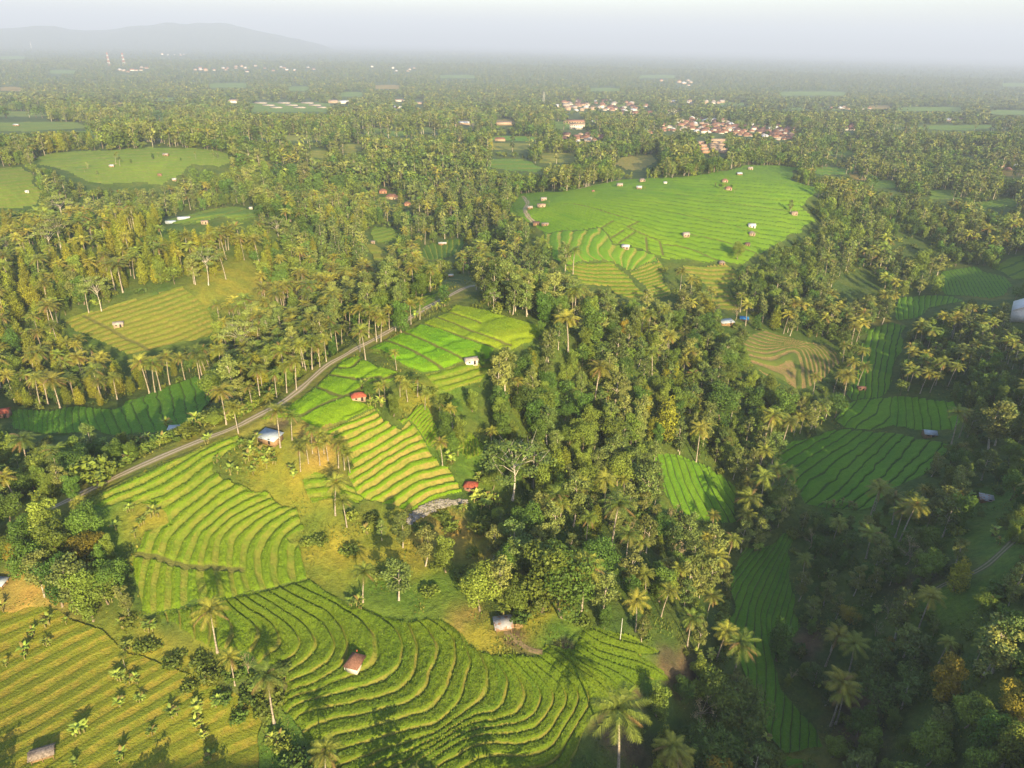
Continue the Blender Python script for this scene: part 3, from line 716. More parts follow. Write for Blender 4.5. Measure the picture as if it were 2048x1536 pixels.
def set_attr(me, name, v, kind='FLOAT', dom='POINT'):
    a = me.attributes.new(name, kind, dom)
    v = np.asarray(v, np.float32)
    if kind == 'FLOAT':
        a.data.foreach_set('value', v.ravel())
    else:
        a.data.foreach_set('color', np.c_[v, np.ones(len(v))].astype(np.float32).ravel())

def link(name, me, mats=(), parent=None, loc=None, rz=0.0, sc3=None):
    o = bpy.data.objects.new(name, me)
    for mt in mats:
        if len(me.materials) < len(mats):
            me.materials.append(mt)
    if parent is not None:
        o.parent = parent
    if loc is not None:
        o.location = loc
    if rz:
        o.rotation_euler = (0, 0, rz)
    if sc3 is not None:
        o.scale = sc3
    col.objects.link(o)
    return o

def tag(o, label=None, cat=None, group=None, kind=None):
    if label: o['label'] = label
    if cat: o['category'] = cat
    if group: o['group'] = group
    if kind: o['kind'] = kind
    return o

def smooth(me):
    me.polygons.foreach_set('use_smooth', np.ones(len(me.polygons), bool))

# ------------------------------------------------------------------ ground and fields: one fan-shaped sheet, cut along the field outlines
def road_world(pts, n=8):
    p = smooth_line(pts, 2)
    P = unproject(p[:, 0], p[:, 1])
    return P

ROAD_PX = [(60, 1035), (130, 1003), (200, 968), (300, 922), (400, 880), (470, 855), (510, 833), (560, 808), (600, 778), (625, 755), (655, 728), (690, 710), (712, 696), (740, 683), (790, 655), (840, 622), (880, 600), (905, 588), (930, 574), (965, 568)]
road_c = road_world(ROAD_PX)
for F in FIELDS:
    P = densify(np.r_[F['poly'], F['poly'][:1]], 3)[:-1]
    q = unproject(P[:, 0], P[:, 1])
    F['wpoly'] = q[:, :2]
    X, z = [], []
    for lv, pts in F['lines']:
        s = densify(np.asarray(pts, float), 3)
        w_ = unproject(s[:, 0], s[:, 1])
        X.append(w_[:, :2]); z.append(np.full(len(w_), float(lv)))
    X, z = np.concatenate(X), np.concatenate(z)
    F['c0'], F['sc'] = X.mean(0), max(X.std(), 1.0)
    F['fit'] = tps_fit((X - F['c0']) / F['sc'], z, 0.004)
    F['wb'] = [unproject(*smooth_line(b, 2).T)[:, :2] for b in F['bunds']]

def field_level(F, x, y):
    return tps_eval(F['fit'], (np.c_[x, y] - F['c0']) / F['sc'])

COVER = dict(grass=(0.085, 0.150, 0.018), ygrass=(0.190, 0.195, 0.024), dry=(0.26, 0.20, 0.05), soil=(0.095, 0.075, 0.042), floor=(0.052, 0.092, 0.016), wood=(0.078, 0.115, 0.020), verge=(0.15, 0.16, 0.03), field=(0.13, 0.215, 0.024), pale=(0.20, 0.215, 0.036))
COVER_AT = [  # picture x, y, radius in the picture, cover
    (560, 930, 60, 'ygrass'), (620, 970, 55, 'ygrass'), (600, 1010, 45, 'ygrass'), (640, 1060, 45, 'grass'), (660, 1100, 55, 'ygrass'), (680, 1140, 50, 'ygrass'), (560, 880, 40, 'ygrass'), (640, 890, 45, 'dry'),
    (820, 1060, 60, 'ygrass'), (880, 1080, 60, 'dry'), (940, 1090, 45, 'dry'), (760, 1110, 60, 'ygrass'), (840, 1140, 60, 'ygrass'), (780, 1190, 60, 'grass'), (880, 1190, 55, 'grass'), (960, 1100, 40, 'ygrass'),
    (930, 1240, 40, 'dry'), (975, 1262, 30, 'ygrass'), (960, 1290, 35, 'ygrass'), (1040, 1270, 26, 'soil'), (1060, 1285, 20, 'soil'), (1090, 1240, 55, 'ygrass'), (1130, 1270, 40, 'grass'), (1010, 1260, 20, 'soil'), (1125, 1300, 14, 'soil'),
    (1380, 1330, 31, 'soil'), (1340, 1320, 18, 'soil'), (1400, 1370, 27, 'soil'), (1220, 1450, 43, 'soil'), (1270, 1500, 37, 'soil'), (1250, 1390, 24, 'soil'), (1300, 1360, 30, 'grass'),
    (270, 1310, 45, 'ygrass'), (380, 1340, 60, 'ygrass'), (450, 1380, 50, 'ygrass'), (520, 1400, 45, 'soil'), (490, 1370, 40, 'soil'), (520, 1440, 40, 'soil'), (500, 1330, 30, 'grass'), (420, 1440, 60, 'grass'), (560, 1480, 50, 'grass'), (100, 1190, 60, 'dry'), (30, 1200, 50, 'dry'), (210, 1290, 40, 'ygrass'),
    (230, 1060, 45, 'grass'), (250, 1000, 40, 'grass'), (300, 1030, 40, 'ygrass'), (380, 1020, 30, 'ygrass'), (350, 1060, 20, 'ygrass'),
    (915, 560, 26, 'dry'), (935, 570, 18, 'soil'), (500, 560, 60, 'ygrass'), (470, 580, 45, 'ygrass'), (550, 570, 40, 'dry'), (420, 600, 30, 'ygrass'), (450, 550, 50, 'ygrass'),
    (1900, 1150, 45, 'soil'), (1950, 1130, 50, 'grass'), (1980, 1060, 60, 'grass'), (1870, 1170, 45, 'soil'), (1900, 1200, 50, 'grass'), (2000, 1000, 60, 'grass'), (1850, 1060, 60, 'grass'), (1700, 1480, 45, 'soil'), (1620, 1290, 30, 'soil'), (1720, 1400, 40, 'soil'), (1350, 1350, 30, 'soil'), (1600, 1520, 60, 'verge'),
    (1750, 640, 30, 'verge'), (1980, 590, 30, 'verge'), (880, 880, 40, 'grass'), (940, 930, 35, 'grass'), (980, 950, 30, 'grass'), (840, 790, 40, 'ygrass'), (820, 800, 30, 'ygrass'), (900, 790, 35, 'grass'), (1540, 860, 50, 'grass'), (1000, 1120, 50, 'dry'),
    (640, 1230, 30, 'grass'), (730, 1225, 30, 'grass'), (860, 1230, 40, 'grass'), (700, 1300, 20, 'grass'), (1310, 1010, 25, 'grass'), (1250, 1160, 40, 'grass'), (560, 840, 25, 'soil'), (1530, 1000, 20, 'grass'), (1700, 1040, 60, 'grass'), (2010, 345, 30, 'soil'), (330, 470, 40, 'grass'), (1730, 360, 12, 'soil'),
]
def build_ground():
    th = np.r_[np.linspace(-180, -54, 40)[:-1], np.linspace(-54, -39, 170)[:-1], np.linspace(-39, 39, 1000), np.linspace(39, 54, 170)[1:], np.linspace(54, 180, 40)[1:]]
    th = np.radians(th)
    rs = [1.0, 15.0, 30.0, 45.0, 55.0]
    while rs[-1] < 26000:
        r = rs[-1]
        d2 = r * r + 1e4
        rs.append(r + (max(0.22, 0.62 * d2 / 70400) if r < 1200 else 0.013 * r))
    rs = np.array(rs)
    R, T = np.meshgrid(rs, th, indexing='ij')
    x, y = (R * np.sin(T)).ravel(), (R * np.cos(T)).ravel()
    z = ground_z(x, y)
    r_ = R.ravel()
    fid = np.full(len(x), -1)
    lev_ = np.zeros(len(x)); bd = np.full(len(x), 9.0)
    dz = np.zeros(len(x))
    for k, F in enumerate(FIELDS):
        bx0, by0 = F['wpoly'].min(0) - 1; bx1, by1 = F['wpoly'].max(0) + 1
        cand = np.where((x > bx0) & (x < bx1) & (y > by0) & (y < by1) & (fid < 0))[0]
        am = max(1.6, float(np.hypot(*F['wpoly'].mean(0))) / 40); wl_ = am * 2.6
        wx = x[cand] + am * (fbm(x[cand] / wl_, y[cand] / wl_, 21, 3) - .5); wy = y[cand] + am * (fbm(x[cand] / wl_, y[cand] / wl_, 22, 3) - .5)
        ins = cand[inside(wx, wy, F['wpoly'])]
        fid[ins] = k
        # the level field a little beyond the outline too, so that border faces are right
        ring = cand
        L = field_level(F, x[ring], y[ring])
        L = L + (.42 * (fbm(x[ring] / 8, y[ring] / 8, 23, 2) - .5) + .16 * (vnoise(x[ring] / 2.2, y[ring] / 2.2, 24) - .5)) * (.6 if 'dry' in F['name'] else 1) + (1.3 * (fbm(x[ring] / 30, y[ring] / 30, 26, 2) - .5) if 'dry' in F['name'] else 0)
        mine = (fid[ring] == k) | (fid[ring] < 0)
        lev_[ring[mine]] = L[mine]
        xi, yi, L = x[ins], y[ins], lev_[ins]
        q = L + F['wob'] * (vnoise(xi / 4.5, yi / 4.5, 5) - .5) * 0.0
        n_ = np.floor(q + .5); r = q + .5 - n_
        w = max(F['w'], 0.08)
        S = n_ - .5 + np.clip((r - .5 + w / 2) / w, 0, 1)
        tread = np.clip((np.abs(r - .5) - w / 2) / 0.10, 0, 1)
        h = -F['step'] * (S - q) + F['hgt'] * tread * (0.8 + 0.5 * vnoise(xi * 1.7, yi * 1.7, 6))
        h += 0.16 * np.exp(-((r - (.5 - w / 2 - .02)) / 0.05) ** 2) * (F['w'] > 0)
        for bl in F['wb']:
            dd, _ = seg_dist(xi, yi, bl)
            bd[ins] = np.minimum(bd[ins], dd)
        h = np.where(bd[ins] < 0.7, h * 0.3 - 0.15, h)
        ed, _ = seg_dist(xi, yi, np.r_[F['wpoly'], F['wpoly'][:1]])
        dz[ins] = h * np.clip(ed / (1.6 if 'dry' in F['name'] else .9), 0.12, 1)
    # rough ground elsewhere
    out = fid < 0
    near = np.clip((600 - r_) / 400, 0, 1)
    dz[out] += (near * (0.5 * (fbm(x / 3.0, y / 3.0, 31, 3) - .5) + 1.6 * (fbm(x / 17.0, y / 17.0, 33, 3) - .5)))[out]
    # road bed
    d, zr = seg_dist(x, y, road_c)
    k = np.clip((4.5 - d) / 2.2, 0, 1); k = k * k * (3 - 2 * k)
    zt = z + dz
    zt = zt * (1 - k) + (zr - 0.10) * k
    # cover colours
    cov = np.tile(np.array(COVER['wood']), (len(x), 1))
    big = np.clip(fbm(x / 60, y / 60, 41, 3) * 2 - .6, 0, 1)[:, None]
    cov = cov * (1 - big) + np.array(COVER['floor']) * big
    lit = ((x < 60) & (r_ < 330))
    B = np.array([(a, b, c) for a, b, c, _ in COVER_AT], float)
    wp = unproject(B[:, 0], B[:, 1])
    dist = np.sqrt(wp[:, 0] ** 2 + wp[:, 1] ** 2 + (CAMZ - wp[:, 2]) ** 2)
    wr_ = B[:, 2] * dist / FOC * 1.15
    jx = x + 5 * (fbm(x / 6, y / 6, 51, 3) - .5); jy = y + 5 * (fbm(x / 6, y / 6, 52, 3) - .5)
    for (px, py, pr, nm), w_, rad in zip(COVER_AT, wp, wr_):
        dx, dy = jx - w_[0], jy - w_[1]
        k = np.where((np.abs(dx) < 3 * rad) & (np.abs(dy) < 3 * rad))[0]
        f = np.exp(-((dx[k] ** 2 + dy[k] ** 2) / rad ** 2) ** 1.5)[:, None]
        cov[k] = cov[k] * (1 - f) + np.array(COVER[nm]) * f
    for poly, nm in STRIPS:
        wq = densify(np.r_[poly, poly[:1]], 3)[:-1]; wq = unproject(wq[:, 0], wq[:, 1])[:, :2]
        b0, b1 = wq.min(0), wq.max(0)
        k = np.where((x > b0[0]) & (x < b1[0]) & (y > b0[1]) & (y < b1[1]))[0]
        k = k[inside(x[k], y[k], wq)]
        cov[k] = np.array(COVER[nm]) * (.8 + .4 * vnoise(x[k] / 30, y[k] / 30, 55))[:, None]
    k = np.clip((6.5 - d) / 3.0, 0, 1)[:, None] * 0.85
    cov = cov * (1 - k) + np.array(COVER['verge']) * k
    V = np.c_[x, y, zt]
    nr, ntn = R.shape
    i, j = np.meshgrid(np.arange(nr - 1), np.arange(ntn - 1), indexing='ij')
    a = (i * ntn + j).ravel()
    Q = np.c_[a, a + 1, a + ntn + 1, a + ntn][:, ::-1]
    fq = fid[Q]
    face = np.where((fq == fq[:, :1]).all(1), fq[:, 0], -1)
    mg = mat_ground()
    for k in range(-1, len(FIELDS)):
        q = Q[face == k]
        if not len(q):
            print('empty field', k, FIELDS[k]['label']); continue
        u, inv = np.unique(q, return_inverse=True)
        me = mesh_np('ground' if k < 0 else FIELDS[k]['name'], V[u], inv.reshape(-1, 4))
        smooth(me)
        if k < 0:
            set_attr(me, 'cover', cov[u], 'FLOAT_COLOR')
            tag(link('ground', me, [mg]), 'hilly green ground of grass, banks and forest floor', None, None, 'structure')
        else:
            F = FIELDS[k]
            set_attr(me, 'level', lev_[u]); set_attr(me, 'bund', bd[u])
            o = tag(link(F['name'], me, [mat_field(F)]), F['label'], 'rice terrace' if 'rice' in F['name'] else 'field', None, 'stuff')
    return V, fid, lev_, R.shape, rs, th
GV, G_FID, G_LEV, G_SH, G_RS, G_TH = build_ground()
GZ = GV[:, 2].reshape(G_SH)

def sheet_z(x, y):
    """height of the built sheet"""
    x, y = np.atleast_1d(np.asarray(x, float)), np.atleast_1d(np.asarray(y, float))
    return polar_look(x, y, G_RS, G_TH, GZ)

# ------------------------------------------------------------------ the dirt road and tracks
def mat_road(c1_, c2_):
    m, n, b = new_mat('dirt road')
    u = attr(n, 'across').outputs['Fac']
    n1, n2 = noise(n, 0.5, 4), noise(n, 3.0, 3)
    t = math_(n, 'ABSOLUTE', math_(n, 'SUBTRACT', math_(n, 'ABSOLUTE', u), 0.45))
    rut = math_(n, 'SUBTRACT', 1.0, ramp(n, math_(n, 'ADD', t, math_(n, 'MULTIPLY', math_(n, 'SUBTRACT', n1, .5), .25)), 0.10, 0.30))
    c = mixc(n, rut, c2_, c1_)
    c = mixc(n, 1.0, c, N_rgb(n, math_(n, 'ADD', math_(n, 'MULTIPLY', n2, 0.8), math_(n, 'ADD', math_(n, 'MULTIPLY', n1, 0.5), 0.3))), 'MULTIPLY')
    n.links.new(c, b.inputs['Base Color'])
    bump(n, b, n2, 0.15, 0.6)
    return m

def strip(name, label, P, half, mt, lift=0.06, kind='structure'):
    P = densify(P, 3)
    T = np.gradient(P[:, :2], axis=0)
    T /= np.linalg.norm(T, axis=1)[:, None] + 1e-9
    Nn = np.c_[-T[:, 1], T[:, 0]]
    us = np.linspace(-1, 1, 9)
    s = np.r_[0, np.cumsum(np.hypot(*np.diff(P[:, :2], axis=0).T))]
    hw = half * (1 + 0.22 * (vnoise(s / 5, s * 0, 3) - .5) * 2)
    X = P[:, None, 0] + Nn[:, None, 0] * hw[:, None] * us; Y = P[:, None, 1] + Nn[:, None, 1] * hw[:, None] * us
    Z = sheet_z(X.ravel(), Y.ravel()).reshape(X.shape) + lift - 0.05 * (np.abs(us) > .9)
    n_, k = X.shape
    i, j = np.meshgrid(np.arange(n_ - 1), np.arange(k - 1), indexing='ij')
    a = (i * k + j).ravel()
    me = mesh_np(name, np.c_[X.ravel(), Y.ravel(), Z.ravel()], np.c_[a, a + 1, a + k + 1, a + k])
    smooth(me)
    set_attr(me, 'across', np.tile(us, n_))
    return tag(link(name, me, [mt]), label, None, None, kind)
# ------------------------------------------------------------------ plants: one model of each kind in three levels of detail
def mat_leaf(name, ca, cb, rough=0.6, dead=(0.20, 0.135, 0.045)):
    m, n, b = new_mat(name)
    t = attr(n, 'tint')
    sp = N(n, 'ShaderNodeSeparateColor'); n.links.new(t.outputs['Color'], sp.inputs[0])
    oi = N(n, 'ShaderNodeObjectInfo')
    f = math_(n, 'FRACT', math_(n, 'ADD', sp.outputs[1], oi.outputs['Random']))
    c = mixc(n, f, ca, cb)
    f2 = math_(n, 'FRACT', math_(n, 'MULTIPLY', f, 7.31))
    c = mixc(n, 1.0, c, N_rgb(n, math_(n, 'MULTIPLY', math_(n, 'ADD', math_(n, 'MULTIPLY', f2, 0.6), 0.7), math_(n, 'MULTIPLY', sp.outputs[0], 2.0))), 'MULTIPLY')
    c = mixc(n, sp.outputs[2], c, dead)
    n.links.new(c, b.inputs['Base Color'])
    b.inputs['Roughness'].default_value = rough
    b.inputs['Specular IOR Level'].default_value = 0.25
    return m

def mat_bark(name, c):
    m, n, b = new_mat(name)
    oi = N(n, 'ShaderNodeObjectInfo')
    k = noise(n, 3.0, 3)
    cc = mixc(n, ramp(n, k, 0.3, 0.7), scale_c(c, 0.6), scale_c(c, 1.2))
    n.links.new(cc, b.inputs['Base Color'])
    return m

class Geo:
    def __init__(s):
        s.v, s.t, s.c, s.n = [], [], [], 0
    def add(s, V, T, tint):
        V = np.asarray(V, float); T = np.asarray(T, int)
        s.v.append(V); s.t.append(T + s.n); s.n += len(V)
        tint = np.asarray(tint, float)
        s.c.append(np.tile(tint, (len(V), 1)) if tint.ndim == 1 else tint)
    def arrays(s):
        return np.concatenate(s.v), np.concatenate(s.t), np.concatenate(s.c)

def tube(g, pts, rad, k=6, tint=(0.5, 0, 0)):
    pts = np.asarray(pts, float); n_ = len(pts)
    rad = np.broadcast_to(rad, (n_,)) if np.ndim(rad) else np.full(n_, rad)
    T = np.gradient(pts, axis=0); T /= np.linalg.norm(T, axis=1)[:, None] + 1e-9
    ref = np.where(np.abs(T[:, 2:3]) > .9, np.array([[1., 0, 0]]), np.array([[0, 0, 1.]]))
    A = np.cross(T, ref); A /= np.linalg.norm(A, axis=1)[:, None] + 1e-9
    B = np.cross(T, A)
    an = np.arange(k) * 2 * pi / k
    V = pts[:, None] + rad[:, None, None] * (np.cos(an)[None, :, None] * A[:, None] + np.sin(an)[None, :, None] * B[:, None])
    i, j = np.meshgrid(np.arange(n_ - 1), np.arange(k), indexing='ij')
    a, b = i * k + j, i * k + (j + 1) % k
    Q = np.stack([a, b, b + k, a + k], -1).reshape(-1, 4)
    g.add(V.reshape(-1, 3), np.r_[Q[:, [0, 1, 2]], Q[:, [0, 2, 3]]], tint)

def leaf_cards(g, P, Nrm, size, r, bright, brown=0.0, aspect=0.75, jit=0.55):
    n_ = len(P)
    Nrm = Nrm + r.normal(0, jit, (n_, 3)); Nrm /= np.linalg.norm(Nrm, axis=1)[:, None] + 1e-9
    q = r.normal(0, 1, (n_, 3))
    A = np.cross(Nrm, q); A /= np.linalg.norm(A, axis=1)[:, None] + 1e-9
    B = np.cross(Nrm, A)
    s = size * r.uniform(0.6, 1.35, n_)[:, None]
    k = r.uniform(.25, .55, (n_, 1)); bend = Nrm * s * r.uniform(-.25, .1, (n_, 1))
    V = np.stack([P - A * s, P - B * s * aspect * k * 2 + bend, P + A * s * 0.9, P + B * s * aspect], 1).reshape(-1, 3)
    a = np.arange(n_) * 4
    T = np.r_[np.c_[a, a + 1, a + 2], np.c_[a, a + 2, a + 3]]
    br = np.repeat(np.broadcast_to(bright, (n_,)) * r.uniform(.84, 1.16, n_), 4)
    g.add(V, T, np.c_[np.clip(br, 0, 1), np.zeros(len(br)), np.full(len(br), brown)])

def lobe_points(lobes, n_, r, shell=0.45):
    """points and outward directions spread over a set of ellipsoid lobes (x, y, z, rx, ry, rz)"""
    Lb = np.asarray(lobes, float)
    w = (Lb[:, 3] * Lb[:, 4] + Lb[:, 3] * Lb[:, 5]); w = w / w.sum()
    k = r.choice(len(Lb), n_, p=w)
    d = r.normal(0, 1, (n_, 3)); d /= np.linalg.norm(d, axis=1)[:, None]
    rad = (1 - shell * r.random(n_) ** 1.5)
    rad *= 1 + 0.16 * np.sin(d[:, 0] * 6 + k) * np.cos(d[:, 2] * 5 + k * 2)
    P = Lb[k, :3] + d * Lb[k, 3:] * rad[:, None]
    Nn = d / Lb[k, 3:]; Nn /= np.linalg.norm(Nn, axis=1)[:, None]
    return P, Nn, k

LOD_N = {0: 1.0, 1: 0.15, 2: 0.040, 3: 0.011}
def lod_size(l):
    return {0: 1.0, 1: 1.95, 2: 3.3, 3: 5.4}[l]

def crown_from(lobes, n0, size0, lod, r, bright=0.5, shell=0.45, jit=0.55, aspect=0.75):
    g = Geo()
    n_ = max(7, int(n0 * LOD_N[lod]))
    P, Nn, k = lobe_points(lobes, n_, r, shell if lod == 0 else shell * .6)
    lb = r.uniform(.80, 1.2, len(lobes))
    leaf_cards(g, P, Nn, size0 * lod_size(lod), r, bright * lb[k] * (1.08, .96, .82, .72)[lod], 0, aspect, jit if lod < 1 else jit * .8)  # coarser crowns get darker leaf colour, standing in for lost self-shadowing
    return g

# unit models are one metre high
def model_palm(r, lod, dead=0.18):
    tr, cr = Geo(), Geo()
    lean = r.uniform(-.10, .10, 2)
    ts = np.linspace(0, 1, 9 if lod == 0 else 4)
    top = 0.80
    pts = np.c_[lean[0] * ts ** 1.6, lean[1] * ts ** 1.6, ts * top]
    tube(tr, pts, 0.0145 - 0.006 * ts + 0.010 * np.exp(-ts * 14), 6 if lod == 0 else 3)
    c = pts[-1]
    nf = {0: 25, 1: 15, 2: 9, 3: 5}[lod]; ns = {0: 14, 1: 5, 2: 2, 3: 1}[lod]
    for k in range(nf):
        az = k * 2.399963 + r.uniform(-.3, .3)
        q = k / nf
        e0 = 1.35 - 1.75 * q + r.uniform(-.15, .15)
        Lf = r.uniform(.25, .33) * (0.72 if q < .15 else 1)
        droop = r.uniform(1.15, 1.75) if q < .8 else r.uniform(.5, .9)
        s = np.linspace(0, 1, ns + 1)
        ang = e0 - droop * s ** 1.25
        dr = Lf / ns
        hr = np.r_[0, np.cumsum(np.cos(ang[:-1]) * dr)]; hz = np.r_[0, np.cumsum(np.sin(ang[:-1]) * dr)]
        dx, dy = cos(az), sin(az)
        sp = c + np.c_[hr * dx, hr * dy, hz]
        brown = 1.0 if (q > .88 and r.random() < .6) or r.random() < dead * .2 else (0.35 if q > .7 and r.random() < .5 else 0.0)
        side = np.array([-dy, dx, 0.0])
        wl = 0.062 * np.sin(np.clip(s * .95 + .10, 0, 1) * pi) ** .55 + .004
        if brown > .9: wl = wl * .6
        fw_ = np.c_[np.cos(ang) * dx, np.cos(ang) * dy, np.sin(ang)]
        V, T = [], []
        for sg in (-1, 1):
            for a in range(ns):
                b0 = len(V)
                hang = np.array([0, 0, -1.0]) * (.5 + .5 * r.random())
                tip = sp[a] * .4 + sp[a + 1] * .6 + (side * sg + fw_[a] * .55 + hang * (.42 + .3 * q)) * wl[a] * r.uniform(.85, 1.15)
                tip2 = sp[a + 1] + (side * sg + fw_[a] * .6 + hang * (.45 + .3 * q)) * wl[min(a + 1, ns)] * .95
                V += [sp[a], sp[a + 1], tip, tip2]
                T += [(b0, b0 + 4, b0 + 2)] if lod == 0 else [(b0, b0 + 1, b0 + 3), (b0, b0 + 3, b0 + 2)]
                if lod == 0:
                    V += [sp[a] * .45 + sp[a + 1] * .55, sp[a] * .12 + sp[a + 1] * .88, tip2]
                    T += [(b0 + 4, b0 + 5, b0 + 6), (b0, b0 + 1, b0 + 4)]
        cr.add(V, T, (r.uniform(.40, .60) * (1.15 if q < .3 else 1), 0, brown))
    if lod == 0:
        for k in range(7):
            a = r.uniform(0, 6.28)
            p = c + np.array([cos(a) * .016, sin(a) * .016, -.015 - r.uniform(0, .02)])
            P = p + np.array([(1, 0, 0), (-1, 0, 0), (0, 1, 0), (0, -1, 0), (0, 0, 1), (0, 0, -1)]) * .011
            cr.add(P, [(0, 2, 4), (2, 1, 4), (1, 3, 4), (3, 0, 4), (2, 0, 5), (1, 2, 5), (3, 1, 5), (0, 3, 5)], (.5, 0, .8))
    return tr, cr

def model_tree(r, lod, kind):
    tr = Geo()
    if kind == 'broadleaf':
        if r.random() < .5:      # round crown
            lob = [(0, 0, .55, .27, .27, .30)]
            for k in range(8):
                a = k * 2.4 + r.uniform(-.4, .4); q = r.uniform(.14, .26)
                lob.append((cos(a) * q, sin(a) * q, r.uniform(.30, .82), r.uniform(.11, .18), r.uniform(.11, .18), r.uniform(.10, .16)))
        else:                    # tall crown reaching low down
            lob = [(0, 0, .52, .17, .17, .40)]
            for k in range(10):
                z = .20 + .68 * k / 9; a = k * 2.4 + r.uniform(-.4, .4); q = r.uniform(.06, .15) * (1.15 - .6 * abs(z - .5))
                lob.append((cos(a) * q, sin(a) * q, z, r.uniform(.09, .14), r.uniform(.09, .14), r.uniform(.09, .14)))
        cr = crown_from(lob, 4600, .0165, lod, r, .5, .35)
        th, rad, limb = .45, .016, .12
    elif kind == 'slender':
        lob = []
        nlb = r.integers(12, 17)
        for k in range(nlb):
            a = k * 2.4 + r.uniform(-.5, .5); z = .26 + .68 * (k + r.random()) / nlb; q = r.uniform(.04, .17) * (1.25 - .55 * abs(z - .58) / .34)
            lob.append((cos(a) * q, sin(a) * q, z, r.uniform(.07, .12), r.uniform(.07, .12), r.uniform(.05, .085)))
        cr = crown_from(lob, 2300, .0185, lod, r, .5, .7, .8)
        th, rad, limb = .85, .0125, .5
    elif kind == 'clove':
        lob = []
        for k in range(11):
            z = .14 + .78 * k / 10; q = .175 * (1 - ((z - .35) / .68) ** 2) if z > .35 else .17
            a = k * 2.4
            lob.append((cos(a) * .035, sin(a) * .035, z, max(q, .05), max(q, .05), .10))
        cr = crown_from(lob, 2200, .018, lod, r, .5, .22, .55)
        th, rad, limb = .3, .014, 0
    elif kind == 'spreading':
        lob = []
        for k in range(13):
            a = k * 2.4 + r.uniform(-.3, .3); q = .42 * math.sqrt((k + .5) / 13)
            lob.append((cos(a) * q, sin(a) * q, .86 - .25 * (q / .42) ** 2 + r.uniform(-.05, .05), .13, .13, .045))
        cr = crown_from(lob, 1900, .017, lod, r, .5, .8, .5)
        th, rad, limb = .60, .0125, 1.0
    elif kind == 'bare':
        lob = []
        for k in range(9):
            a = k * 2.4; q = r.uniform(.1, .26)
            lob.append((cos(a) * q, sin(a) * q, r.uniform(.45, .9), .10, .10, .09))
        cr = crown_from(lob, 330, .013, lod, r, .5, .9, .9)
        th, rad, limb = .4, .016, 1.0
    elif kind == 'bamboo':
        lob = []
        for k in range(14):
            a = k * 2.4; q = .36 * math.sqrt((k + .5) / 14)
            lob.append((cos(a) * q, sin(a) * q, .62 - .9 * q * q + r.uniform(-.05, .12), .10, .10, .28 - .3 * q))
        cr = crown_from(lob, 1700, .030, lod, r, .5, .6, .7, .3)
        th, rad, limb = .4, .012, .6
    elif kind == 'shrub':
        lob = [(0, 0, .45, .42, .42, .42)]
        for k in range(6):
            a = k * 2.4; q = r.uniform(.3, .55)
            lob.append((cos(a) * q, sin(a) * q, r.uniform(.3, .6), .25, .25, .25))
        cr = crown_from(lob, 480, .085, lod, r, .5, .5)
        th, rad, limb = .3, .03, 0
    k_ = 7 if lod == 0 else 3
    ts = np.linspace(0, 1, 6 if lod == 0 else 2)
    bend = r.uniform(-.05, .05, 2)
    tube(tr, np.c_[bend[0] * np.sin(ts * 3), bend[1] * np.sin(ts * 3), ts * th], rad * (1 - .55 * ts) + rad * .5 * np.exp(-ts * 12), k_)
    if limb and lod < 2:
        for L in lob[:: (1 if lod == 0 else 3)]:
            if r.random() > limb and kind != 'spreading': continue
            z0 = th * r.uniform(.55, .98) if kind != 'slender' else min(th * .97, max(.2, L[2] - .12))
            f = z0 / th
            a0 = np.array([bend[0] * sin(f * 3), bend[1] * sin(f * 3), z0]); b0 = np.array(L[:3])
            mid = (a0 + b0) / 2 + np.array([0, 0, .05 if kind == 'spreading' else .02])
            tube(tr, [a0, mid, b0], rad * np.array([.42, .28, .10]), 4 if lod == 0 else 3)
            if lod == 0 and kind in ('spreading', 'bare'):
                for q in range(3):
                    e = b0 + r.normal(0, .08, 3)
                    tube(tr, [mid * .4 + b0 * .6, e], rad * np.array([.2, .07]), 3)
    return tr, cr

def model_banana(r, lod):
    tr, cr = Geo(), Geo()
    nstem = 1 if lod else int(r.integers(1, 4))
    for s_ in range(nstem):
        o = np.array([r.uniform(-.25, .25), r.uniform(-.25, .25), 0]) if s_ else np.zeros(3)
        hgt = .55 * (1 if s_ == 0 else r.uniform(.5, .9))
        tube(tr, [o, o + (r.uniform(-.03, .03), r.uniform(-.03, .03), hgt)], np.array([.05, .03]), 6 if lod == 0 else 3)
        nl = {0: 9, 1: 6, 2: 4, 3: 3}[lod]
        for k in range(nl):
            az = k * 2.4 + r.uniform(-.3, .3); e0 = r.uniform(.6, 1.35); L = r.uniform(.38, .58) * hgt / .55
            n_ = 5 if lod == 0 else 2
            s = np.linspace(0, 1, n_ + 1); ang = e0 - r.uniform(1.0, 2.0) * s ** 1.3
            hr = np.r_[0, np.cumsum(np.cos(ang[:-1]) * L / n_)]; hz = np.r_[0, np.cumsum(np.sin(ang[:-1]) * L / n_)]
            d = np.array([cos(az), sin(az), 0]); sd = np.array([-d[1], d[0], 0])
            c = o + np.array([0, 0, hgt]) + d * hr[:, None] + np.array([0, 0, 1.]) * hz[:, None]
            wv = (.085 * np.sin(np.clip(s * .85 + .15, 0, 1) * pi) ** .6 + .006)[:, None]
            V = np.concatenate([c + sd * wv - (0, 0, .02), c, c - sd * wv - (0, 0, .02)])
            m_ = n_ + 1; T = []
            for a in range(n_):
                for p, q in ((0, m_), (m_, 2 * m_)):
                    T += [(p + a, p + a + 1, q + a + 1), (p + a, q + a + 1, q + a)]
            cr.add(V, T, (r.uniform(.42, .62), 0, 0.8 if r.random() < .05 else 0.0))
    return tr, cr

